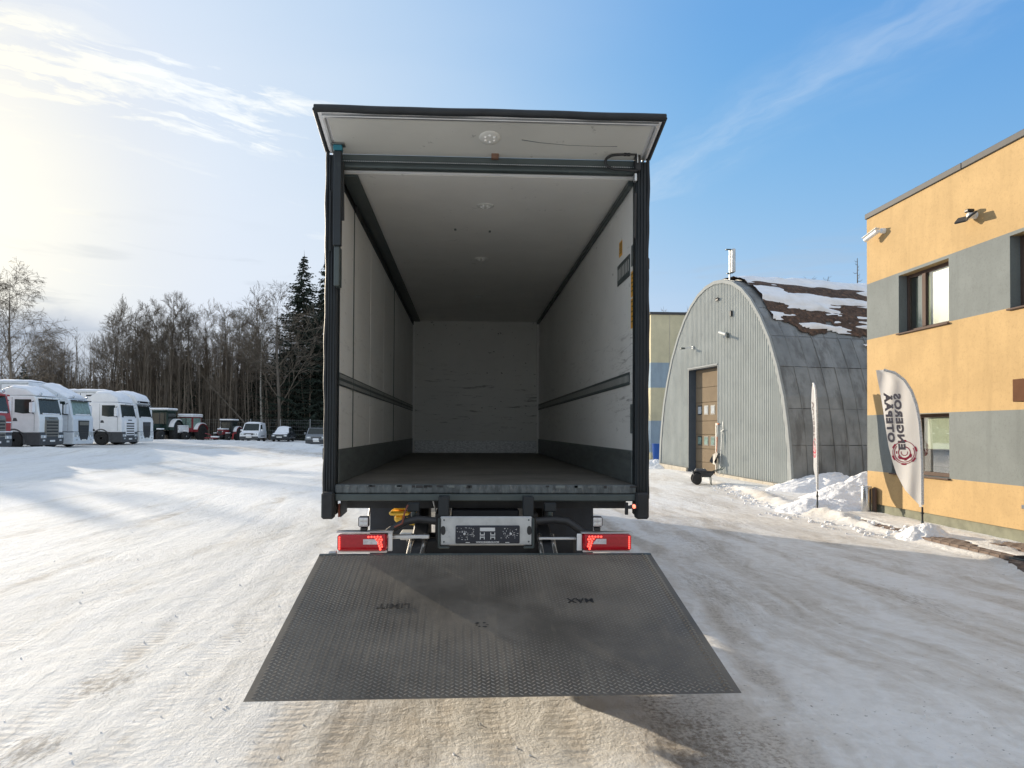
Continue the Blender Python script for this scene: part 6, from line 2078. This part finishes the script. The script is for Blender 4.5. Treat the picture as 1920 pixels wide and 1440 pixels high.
def car(name, label, cat, x, y, rz, L, Wd, H, body, kind, snow=(), group=None, grille=True):
    """nose towards -y; body and greenhouse are separate lofted shells"""
    t = thing(name, label, cat, (x, y, gz(x, y)), rz, group)
    hw = Wd / 2
    hood = {'van': 1.02, 'car': 0.86, 'suv': 1.05}[kind]
    gl = 0.22
    front = -L / 2
    if kind == 'van':
        prof = [(front, gl + 0.15), (front - 0.02, 0.55), (front + 0.06, 0.85), (front + 0.95, hood), (L / 2 - 0.03, hood), (L / 2, gl + 0.1)]
        gh = [(front + 0.80, hood - 0.02), (front + 1.62, H - 0.06), (front + 1.9, H), (L / 2 - 0.08, H), (L / 2 - 0.02, hood - 0.02)]
        ins = 0.10
    elif kind == 'car':
        prof = [(front, gl + 0.1), (front - 0.02, 0.55), (front + 0.08, 0.72), (front + 1.05, hood), (L / 2 - 0.06, hood + 0.02), (L / 2, gl + 0.1)]
        gh = [(front + 0.95, hood - 0.02), (front + 1.75, H - 0.04), (front + 2.1, H), (L / 2 - 0.75, H - 0.03), (L / 2 - 0.1, hood - 0.02)]
        ins = 0.20
    else:
        prof = [(front, gl + 0.18), (front - 0.03, 0.65), (front + 0.05, 0.98), (front + 1.05, hood), (L / 2 - 0.05, hood + 0.03), (L / 2, gl + 0.15)]
        gh = [(front + 0.95, hood - 0.02), (front + 1.70, H - 0.04), (front + 2.0, H), (L / 2 - 0.35, H - 0.04), (L / 2 - 0.08, hood - 0.02)]
        ins = 0.17
    part('body', MB().prism(prof, 'x', -hw, hw), body, t, bevel=0.07)
    g = MB()
    n = len(gh)
    zlo, zhi = hood, H
    vs = []
    for sgn in (-1, 1):
        for (yy, zz) in gh:
            k = (zz - zlo) / (zhi - zlo)
            vs.append((sgn * (hw - 0.03 - ins * max(0, k)), yy, zz))
    g.add(vs, [tuple(range(n)), tuple(range(2 * n - 1, n - 1, -1))] + [(i, i + n, (i + 1) % n + n, (i + 1) % n) for i in range(n)])
    gr = part('greenhouse', g, body, t, bevel=0.05)

    def at(i0, i1, k):
        a, b = gh[i0], gh[i1]
        return Vector((0, a[0] + (b[0] - a[0]) * k, a[1] + (b[1] - a[1]) * k))

    def hwid(z):
        return hw - 0.03 - ins * max(0, (z - zlo) / (zhi - zlo))
    a, b = at(0, 1, 0.10), at(0, 1, 0.95)
    d = (b - a).normalized()
    nr = Vector((0, -d.z, d.y))
    vs = []
    for o in (0.003, 0.012):
        for p, sg in ((a, -1), (a, 1), (b, 1), (b, -1)):
            q = p + nr * o
            vs.append((sg * (hwid(p.z) - 0.09), q.y, q.z))
    part('windscreen', MB().add(vs, [(0, 1, 2, 3), (4, 5, 6, 7), (0, 1, 5, 4), (1, 2, 6, 5), (2, 3, 7, 6), (3, 0, 4, 7)]), SNOW if 'screen' in snow else CARGLASS, gr)
    for sg in (-1, 1):
        y0, y1 = at(0, 1, 0.30).y + 0.12, (front + 2.35 if kind == 'van' else L / 2 - 0.95)
        z0, z1 = hood + 0.05, H - 0.20
        w = MB()
        q = []
        for (yy, zz) in ((y0, z0), (at(0, 1, 0.85).y + 0.12, z1), (y1, z1), (y1, z0)):
            q.append((sg * (hwid(zz) + 0.004), yy, zz))
        q2 = [(p[0] + sg * 0.006, p[1], p[2]) for p in q]
        w.add(q + q2, [(0, 1, 2, 3), (4, 5, 6, 7), (0, 1, 5, 4), (1, 2, 6, 5), (2, 3, 7, 6), (3, 0, 4, 7)])
        part('side_window', w, CARGLASS, gr)
        part('mirror', MB().box(sg * (hw + 0.08) - 0.09, sg * (hw + 0.08) + 0.09, at(0, 1, 0.2).y + 0.18, at(0, 1, 0.2).y + 0.30, hood, hood + 0.18, 0.03), body, t)
        hl = part('headlamp', MB().box(sg * (hw - 0.28) - 0.19, sg * (hw - 0.28) + 0.17, front - 0.035, front + 0.30, hood - 0.36, hood - 0.20, 0.04), LAMPG, t)
        part('lamp_bulb', MB().lathe([(0.0, -0.004), (0.05, -0.002), (0.06, 0.0)], (sg * (hw - 0.25), front - 0.036, hood - 0.28), 'y', 8), LEDCLEAR, hl)
        for yy in (front + 0.80, L / 2 - 0.75):
            w = road_wheel('wheel', 0, 0, 0.31 if kind != 'suv' else 0.35, 0.20, t)
            w.location = (sg * (hw - 0.12), yy, 0)
            w.rotation_euler = (0, 0, R(90))
        part('door_seam', MB().box(sg * (hw + 0.001) - 0.002, sg * (hw + 0.001) + 0.002, front + 1.30, front + 1.315, gl + 0.12, hood), DGREY, t)
        part('side_trim', MB().box(sg * (hw + 0.006) - 0.008, sg * (hw + 0.006) + 0.008, front + 1.2, L / 2 - 1.1, 0.50, 0.58, 0.004), DGREY, t)
    part('bumper', MB().box(-hw + 0.01, hw - 0.01, front - 0.07, front + 0.22, gl - 0.02, 0.52 if kind != 'suv' else 0.60, 0.05), DGREY if kind != 'car' else body, t)
    if grille:
        gq = part('grille', MB().box(-0.42, 0.42, front - 0.045, front + 0.05, hood - 0.36, hood - 0.20, 0.02), BLACK, t)
        part('grille_bar', MB().box(-0.40, 0.40, front - 0.052, front - 0.0455, hood - 0.29, hood - 0.27, 0.003), GALV, gq)
    part('number_plate', MB().box(-0.26, 0.26, front - 0.085, front - 0.071, 0.40, 0.51, 0.004), LAMPWHITE, t)
    if 'roof' in snow:
        snow_cap(gr, [(L / 2 - 0.15, H - 0.02), (front + 2.0, H), (front + 1.68, H - 0.05)] if kind != 'car' else [(L / 2 - 0.15, hood + 0.12), (L / 2 - 0.75, H - 0.03), (front + 2.0, H), (front + 1.70, H - 0.05), (front + 0.98, hood + 0.02)], -hwid(H) + 0.03, hwid(H) - 0.03, 0.09 if kind != 'car' else 0.13, swap=True)
    if 'hood' in snow:
        snow_cap(t, [(front + 1.0, hood), (front + 0.45, hood - 0.08 if kind == 'van' else hood - 0.05), (front + 0.10, hood - 0.17)], -hw + 0.12, hw - 0.12, 0.09, swap=True)
    if 'sill' in snow:
        part('snow_patch', MB().box(-0.30, 0.22, front - 0.10, front - 0.03, 0.52, 0.72, 0.03), SNOW, t)
    return t


G2 = 'cars parked along the fence'
car('parked_van', 'small white panel van with snow on its bonnet', 'van', -21.1, 71.3, R(5), 4.2, 1.74, 1.84, WHITE, 'van', ('roof', 'hood', 'sill'), G2)
car('parked_car', 'black hatchback with a snow covered windscreen and roof', 'car', -18.5, 72.6, R(2), 3.7, 1.66, 1.40, CARBLK, 'car', ('roof', 'hood', 'screen'), G2)
car('parked_car', 'grey crossover car without snow beside the truck post', 'car', -13.7, 65.6, R(10), 4.3, 1.85, 1.66, CARGREY, 'suv', ('sill',), G2)


# ------------------------------------------------------------------ fence and woods
def build_fence():
    t = thing('wire_fence', 'thin wire fence on pale posts between the parked cars and the trees', 'fence', (-20, 76.0, gz(-20, 76)))
    for i in range(9):
        x = -9 + i * 3.1
        part('post', MB().tube([(x, 0, -0.3), (x, 0, 2.3)], 0.045, 6), GALVPOST, t)
    m = MB()
    for z in (0.3, 0.7, 1.1, 1.5, 1.9, 2.2):
        m.tube([(-9, 0, z), (3, 0.0, z - 0.02), (15.8, 0, z)], 0.010, 3)
    for i in range(120):
        x = -8.9 + i * 0.205
        m.tube([(x, 0, 0.25), (x, 0, 2.2)], 0.005, 3, caps=False)
    part('wire_mesh', m, WIRE, t)['kind'] = 'stuff'


build_fence()


def bare_tree_meshes(seed, h, spread=0.22, first=0.30, nb=20, style='up', r0=None, bark=None, twig=True, fork=False):
    """trunk mesh and crown mesh of a leafless tree"""
    rnd = random.Random(seed)
    r0 = r0 or h * 0.0095
    tk, cr = MB(), MB()
    n = 9
    pts, rad = [], []
    bx, by = rnd.uniform(-0.05, 0.05), rnd.uniform(-0.05, 0.05)
    for i in range(n + 1):
        t = i / n
        pts.append(Vector((bx * h * t * t + 0.012 * h * math.sin(t * 5 + seed), by * h * t * t + 0.010 * h * math.sin(t * 4 + seed * 2), h * t * 0.97 - 0.3 * (i == 0))))
        rad.append(max(0.012, r0 * (1 - t) ** 0.8 + 0.012))
    tk.tube(pts, rad, 6)

    def pos(t):
        k = min(t * n, n - 1e-6)
        i = int(k)
        return pts[i].lerp(pts[i + 1], k - i)

    def branch(p, d, L, r, lev):
        k = 4 if lev == 0 else 3 if lev == 1 else 2
        q = [p]
        dd = d.copy()
        for i in range(k):
            dd = (dd + Vector((rnd.uniform(-1, 1), rnd.uniform(-1, 1), rnd.uniform(-0.6, 1.0) + (0.25 if style == 'up' else -0.1))) * 0.16).normalized()
            q.append(q[-1] + dd * (L / k))
        cr.tube(q, [max(0.010, r * (1 - 0.75 * i / k)) for i in range(k + 1)], 4 if lev == 0 else 3, caps=False)
        if lev >= 3 or L < 0.35:
            return
        m = {0: 8, 1: 5, 2: 4}[lev]
        for i in range(m):
            t = 0.25 + 0.75 * (i + rnd.random()) / m
            kk = min(t * k, k - 1e-6)
            j = int(kk)
            o = q[j].lerp(q[j + 1], kk - j)
            base = (q[j + 1] - q[j]).normalized()
            side = base.cross(Vector((rnd.uniform(-1, 1), rnd.uniform(-1, 1), rnd.uniform(-1, 1)))).normalized()
            a = R(rnd.uniform(22, 48))
            nd = (base * math.cos(a) + side * math.sin(a))
            if style == 'droop' and lev >= 1:
                nd = (nd + Vector((0, 0, -0.45))).normalized()
            branch(o, nd, L * rnd.uniform(0.38, 0.62), max(0.006, r * 0.5), lev + 1)
    for i in range(nb):
        t = first + (0.97 - first) * ((i + rnd.random() * 0.8) / nb)
        az = i * 2.4 + rnd.uniform(-0.5, 0.5)
        a = R(rnd.uniform(28, 50)) if style != 'wide' else R(rnd.uniform(35, 65))
        d = Vector((math.cos(az) * math.sin(a), math.sin(az) * math.sin(a), math.cos(a)))
        L = h * spread * (1.15 - 0.75 * t) * rnd.uniform(0.75, 1.25)
        branch(pos(t), d, L, max(0.015, r0 * (1.05 - t) * 0.45), 0)
    return tk.mesh('trunk', bark or BARK), cr.mesh('crown', TWIG)


def spruce_meshes(seed, h, w=0.17, fat=1.25):
    rnd = random.Random(seed)
    tk, cr = MB(), MB()
    tk.tube([(0, 0, -0.3), (0, 0, h * 0.5), (0, 0, h * 0.98)], [h * 0.011, h * 0.007, 0.02], 6)
    z = h * 0.06
    V, F = [], []
    while z < h * 0.99:
        t = z / h
        rr = h * w * (1 - t) ** 0.85 * rnd.uniform(0.8, 1.15) + 0.12
        nb = int(5 + 6 * (1 - t))
        for i in range(nb):
            az = rnd.uniform(0, 2 * math.pi)
            L = rr * rnd.uniform(0.65, 1.2)
            dx, dy = math.cos(az), math.sin(az)
            droop = rnd.uniform(0.05, 0.42)
            segs = max(3, int(L / 0.32))
            for s in range(segs):
                u = (s + 0.6) / segs
                px, py, pz = dx * L * u, dy * L * u, z - droop * L * u + 0.16 * L * u * u
                wd = (0.34 * (1 - u) + 0.10) * (0.6 + 0.5 * rnd.random()) * min(1.0, 0.35 + rr * 0.35) * fat
                for q in range(3):
                    a = rnd.uniform(-1.1, 1.1)
                    ex, ey = dx * math.cos(a) - dy * math.sin(a), dx * math.sin(a) + dy * math.cos(a)
                    l = wd * rnd.uniform(0.8, 1.7)
                    o = len(V)
                    V += [(px - ey * 0.05, py + ex * 0.05, pz + 0.03), (px + ey * 0.06, py - ex * 0.06, pz - 0.04), (px + ex * l, py + ey * l, pz - l * rnd.uniform(0.1, 0.7))]
                    F.append((o, o + 1, o + 2))
                    o = len(V)
                    V += [(px, py, pz + 0.07), (px, py, pz - 0.09), (px + ex * l * 0.9, py + ey * l * 0.9, pz - l * 0.3)]
                    F.append((o, o + 1, o + 2))
        z += max(0.22, 0.55 * (1 - t)) * rnd.uniform(0.7, 1.2)
    o = len(V)
    V += [(-0.05, 0, h * 0.95), (0.05, 0, h * 0.95), (0, 0, h * 1.03)]
    F.append((o, o + 1, o + 2))
    cr.add(V, F)
    return tk.mesh('trunk', BARK), cr.mesh('crown', NEEDLE)


def plant(name, label, cat, meshes, x, y, rz=0.0, s=1.0, group=None, sz=1.0):
    t = thing(name, label, cat, (x, y, gz(x, y)), rz, group)
    a = link('trunk', meshes[0], t)
    b = link('crown', meshes[1], t)
    t.scale = (s, s, s * sz)
    return t


def build_trees():
    rnd = random.Random(11)
    GW = 'bare trees along the edge of the wood'
    kinds = [bare_tree_meshes(20 + i, 17.0, 0.23 + 0.03 * (i % 3), 0.26 + 0.06 * (i % 3), 22, 'up') for i in range(5)]
    thin = [bare_tree_meshes(50 + i, 15.5, 0.16, 0.38, 15, 'up', r0=0.10) for i in range(3)]
    birch = bare_tree_meshes(71, 15.5, 0.30, 0.22, 24, 'droop', r0=0.17, bark=BARK)
    wide = bare_tree_meshes(83, 13.5, 0.46, 0.24, 13, 'wide', r0=0.20)
    pale = bare_tree_meshes(97, 17.0, 0.14, 0.35, 14, 'up', r0=0.12, bark=BARKW)
    # the row of tall trees whose tops show against the sky
    ORD = ['first', 'second', 'third', 'fourth', 'fifth', 'sixth', 'seventh', 'eighth', 'ninth', 'tenth', 'eleventh', 'twelfth', 'thirteenth', 'fourteenth',
           'fifteenth', 'sixteenth', 'seventeenth', 'eighteenth', 'nineteenth', 'twentieth', 'twenty-first', 'twenty-second', 'twenty-third', 'twenty-fourth', 'twenty-fifth', 'twenty-sixth', 'twenty-seventh', 'twenty-eighth', 'twenty-ninth', 'thirtieth']
    row = []
    x = -50.0
    while x < -20.5:
        y = rnd.uniform(83, 90)
        i = rnd.randrange(5)
        hh = rnd.uniform(0.86, 1.0)
        if x < -44:
            hh *= 0.66
        elif x < -40:
            hh *= 0.90
        row.append((x / y, x, y, rnd.random() < 0.35, rnd.randrange(3), i, hh, rnd.uniform(0, 6.28)))
        x += rnd.uniform(0.75, 1.5)
    row.sort()
    cnt = [0, 0]
    for (_, x, y, slim, a, i, hh, rz) in row:
        word = ORD[cnt[slim]]
        cnt[slim] += 1
        lab = (word + ' from the left of the slender fine branched trees in the wood') if slim else (word + ' from the left of the tall spreading bare trees in the wood')
        plant('bare_tree', lab, 'tree', thin[a] if slim else kinds[i], x, y, rz, hh * (1.05 if slim else 1.0), GW)
    # singles that stand out
    plant('birch_tree', 'big drooping birch standing alone at the far left edge', 'tree', birch, -37.6, 60.5, 1.1, 0.88)
    plant('birch_tree', 'smaller drooping birch between the big birch and the wood', 'tree', bare_tree_meshes(72, 12.0, 0.30, 0.25, 20, 'droop', r0=0.12), -50.0, 88.0, 2.0, 1.0)
    plant('bare_tree', 'wide forked bare tree in front of the dark spruces beside the truck', 'tree', wide, -20.6, 78.5, 0.6, 1.13)
    plant('birch_tree', 'straight pale barked birch rising behind the white van', 'tree', pale, -22.6, 79.5, 0.0, 0.95)
    ln = bare_tree_meshes(101, 12, 0.14, 0.4, 9, 'up', r0=0.11)
    o = plant('leaning_tree', 'thin dead trunk leaning left above the small black tractor', 'tree', ln, -23.0, 79.0, 0.0, 0.85)
    o.rotation_euler = (R(6), R(-38), 0)
    # spruces
    sp = [spruce_meshes(5, 21.5, 0.30, 1.7), spruce_meshes(6, 20.0, 0.30, 1.7), spruce_meshes(9, 11.5, 0.24)]
    plant('spruce_tree', 'tallest dark spruce left of the truck rear post', 'tree', sp[0], -19.0, 83.0, 0.3, 1.0)
    plant('spruce_tree', 'dark spruce whose upper side is cut by the truck post', 'tree', sp[1], -16.0, 81.5, 1.4, 1.04)
    plant('spruce_tree', 'shorter dark spruce filling the gap behind the two tall ones', 'tree', sp[1], -17.6, 86.0, 2.2, 0.88)
    plant('spruce_tree', 'small young spruce at the foot of the big birch', 'tree', sp[2], -40.0, 66.0, 0.5, 0.62)
    plant('spruce_tree', 'small dark spruce showing low in the sky gap of the wood', 'tree', sp[2], -33.6, 87.0, 1.5, 0.98)
    plant('spruce_tree', 'dark spruce top poking up among the bare trees left of the tall spruces', 'tree', sp[2], -25.0, 86.0, 2.5, 1.05)
    # out past the left edge: they throw the long shadows across the yard
    n = 0
    for (xx, yy, k, s) in ((-47.5, 63, 0, 0.78), (-53, 67, 3, 0.80), (-58, 71, 1, 0.84), (-64, 70, 2, 0.8), (-62, 64, 4, 0.78)):
        plant('bare_tree', ORD[n] + ' in line of the bare trees beyond the left edge of the yard', 'tree', kinds[k], xx, yy, xx * 1.7, s, 'bare trees beyond the left edge of the yard')
        n += 1
    plant('spruce_tree', 'broad spruce beyond the left edge of the yard', 'tree', sp[0], -57.5, 73.0, 0.8, 0.80)
    # thin trees over the roof of the banded block and beyond the hangar
    for i, (xx, yy, s) in enumerate(((16.6, 62, 0.62), (18.3, 63, 0.65), (20.2, 62, 0.63), (22.0, 64, 0.64))):
        plant('bare_tree', ORD[i] + ' from the left of the bare tree tops over the banded block', 'tree', kinds[i % 5], xx, yy, i * 1.3, s, 'bare tree tops over the banded block')
    # dead pine snag on the skyline
    sn = MB()
    rr = random.Random(2)
    sn.tube([(0, 0, -0.3), (0.1, 0, 9), (0.05, 0, 19.6)], [0.22, 0.13, 0.03], 6)
    cr = MB()
    for i in range(26):
        z = 12 + i * 0.29
        a = rr.uniform(0, 6.28)
        L = rr.uniform(0.25, 0.95) * (1.15 - (z - 12) / 9)
        cr.tube([(0.07, 0, z), (0.07 + math.cos(a) * L * 0.6, math.sin(a) * L * 0.6, z - 0.05), (0.07 + math.cos(a) * L, math.sin(a) * L, z + 0.12)], [0.035, 0.025, 0.01], 4)
    plant('dead_pine', 'bare dead pine snag on the skyline behind the hangar roof', 'tree', (sn.mesh('trunk', BARK), cr.mesh('crown', BARK)), 39.4, 70.0, 0, 0.98)
    plant('bare_tree', 'faint twiggy tree top just left of the dead pine snag', 'tree', thin[1], 38.2, 72.0, 0, 1.14)
    # weeds rooted on the hangar roof
    w = MB()
    for i in range(14):
        a, l = rr.uniform(0, 6.28), rr.uniform(0.12, 0.3)
        w.tube([(0, 0, 0), (math.cos(a) * l * 0.4, math.sin(a) * l * 0.4, l * 0.7), (math.cos(a) * l, math.sin(a) * l, l * rr.uniform(0.6, 1.2))], [0.012, 0.008, 0.004], 3)
    tag(link('weed_tuft', w.mesh('weed_tuft', TWIG), None, (12.55, 25.5, 7.16)), 'little weed tuft sprouting on the hangar roof ridge', 'plant')

    # the wood behind: dense stems, scrub and far dark conifers that read as one mass
    m_v, m_f = [], []
    rw = np.random.RandomState(3)

    def strip(p, q, r0, r1):
        d = q - p
        a = np.array([d[1], -d[0], 0.0])
        l = np.linalg.norm(a)
        a = a / l if l > 1e-6 else np.array([1.0, 0, 0])
        # three-sided rod
        b = np.cross(d / (np.linalg.norm(d) + 1e-9), a)
        o = len(m_v)
        for (pt, r) in ((p, r0), (q, r1)):
            for k in range(3):
                an = 2 * math.pi * k / 3
                m_v.append(tuple(pt + (a * math.cos(an) + b * math.sin(an)) * r))
        for k in range(3):
            j = (k + 1) % 3
            m_f.append((o + k, o + j, o + 3 + j, o + 3 + k))
    for i in range(3000):
        x = rw.uniform(-66, 12)
        y = rw.uniform(80, 112)
        h = rw.uniform(6.5, 13.0) * (0.72 if x < -46 else 1.0)
        lean = rw.normal(0, 0.05, 2)
        p0 = np.array([x, y, gz(x, y) - 0.2])
        p1 = p0 + np.array([lean[0] * h, lean[1] * h, h])
        strip(p0, p1, rw.uniform(0.04, 0.11), 0.015)
        for k in range(9):
            t = rw.uniform(0.2, 0.98)
            b0 = p0 + (p1 - p0) * t
            az = rw.uniform(0, 6.28)
            L = rw.uniform(0.6, 2.2) * (1.2 - t * 0.7)
            b1 = b0 + np.array([math.cos(az) * L * 0.6, math.sin(az) * L * 0.6, L * 0.7])
            strip(b0, b1, 0.022, 0.008)
            for kk in range(2):
                az2 = az + rw.uniform(-1.2, 1.2)
                c0 = b0 + (b1 - b0) * rw.uniform(0.3, 0.9)
                strip(c0, c0 + np.array([math.cos(az2) * 0.5, math.sin(az2) * 0.5, 0.6]) * rw.uniform(0.5, 1.2), 0.012, 0.005)
    me = fixed_mesh('undergrowth', m_v, m_f, TWIG)
    tag(link('undergrowth', me), 'dense mass of leafless brush under the trees of the wood', 'undergrowth', kind='stuff')
    # far conifers, one mass
    far = MB()
    protos = [spruce_meshes(40 + i, 10.5, 0.24, 1.9)[1] for i in range(3)]
    data = []
    for pm_ in protos:
        v = np.empty(len(pm_.vertices) * 3)
        pm_.vertices.foreach_get('co', v)
        f = np.empty(len(pm_.polygons) * 3, int)
        pm_.loops.foreach_get('vertex_index', f)
        data.append((v.reshape(-1, 3), f.reshape(-1, 3)))
    AV, AF, o = [], [], 0
    for i in range(190):
        v, f = data[i % 3]
        x = -74 + i * 0.49 + rw.uniform(-0.6, 0.6)
        y = 97 + (i % 4) * 4.5 + rw.uniform(-2, 2)
        s = rw.uniform(0.80, 1.12) * (0.78 if x < -48 else 1.02)
        a = rw.uniform(0, 6.28)
        c, sn_ = math.cos(a) * s, math.sin(a) * s
        q = np.stack([v[:, 0] * c - v[:, 1] * sn_ + x, v[:, 0] * sn_ + v[:, 1] * c + y, v[:, 2] * s + gz(x, y)], 1)
        AV.append(q)
        AF.append(f + o)
        o += len(v)
    AV, AF = np.concatenate(AV), np.concatenate(AF)
    me = bpy.data.meshes.new('distant_conifers')
    me.vertices.add(len(AV))
    me.vertices.foreach_set('co', AV.ravel())
    me.loops.add(AF.size)
    me.loops.foreach_set('vertex_index', AF.ravel())
    me.polygons.add(len(AF))
    me.polygons.foreach_set('loop_start', np.arange(0, AF.size, 3))
    me.update(calc_edges=True)
    me.materials.append(NEEDLE)
    tag(link('distant_conifers', me), 'dark far conifers closing the wood behind the bare trees', 'conifer wood', kind='stuff')


build_trees()

# ------------------------------------------------------------------ loose lumps on the packed snow
def build_clods():
    rnd = random.Random(9)
    m = MB()

    def clod(x, y, s):
        z = gz(x, y) + 0.002
        vs = []
        for k in range(6):
            a = k * math.pi / 3 + rnd.random() * 0.5
            rr = s * rnd.uniform(0.7, 1.2)
            vs.append((x + math.cos(a) * rr, y + math.sin(a) * rr, z - 0.01))
        for k in range(6):
            a = k * math.pi / 3 + 0.2 + rnd.random() * 0.4
            rr = s * rnd.uniform(0.3, 0.7)
            vs.append((x + math.cos(a) * rr, y + math.sin(a) * rr, z + s * rnd.uniform(0.35, 0.75)))
        fs = [tuple(range(6, 12))] + [(i, (i + 1) % 6, (i + 1) % 6 + 6, i + 6) for i in range(6)]
        m.add(vs, fs)
    for i in range(150):
        y = 3.3 + rnd.random() ** 1.6 * 9
        x = rnd.uniform(-0.75, 0.75) * y
        clod(x, y, rnd.uniform(0.004, 0.013))
    for i in range(520):
        y = rnd.uniform(11.5, 22)
        x = 7.15 + 0.8 * float(S((y - 15) / 6)) + rnd.gauss(0.0, 0.28)
        clod(x, y, rnd.uniform(0.02, 0.085) * (1 if rnd.random() < 0.3 else 0.6))
    tag(link('snow_clods', m.mesh('snow_clods', PILE)), 'scattered lumps of frozen snow on the yard and along the pavement edge', 'snow lumps', kind='stuff')


build_clods()
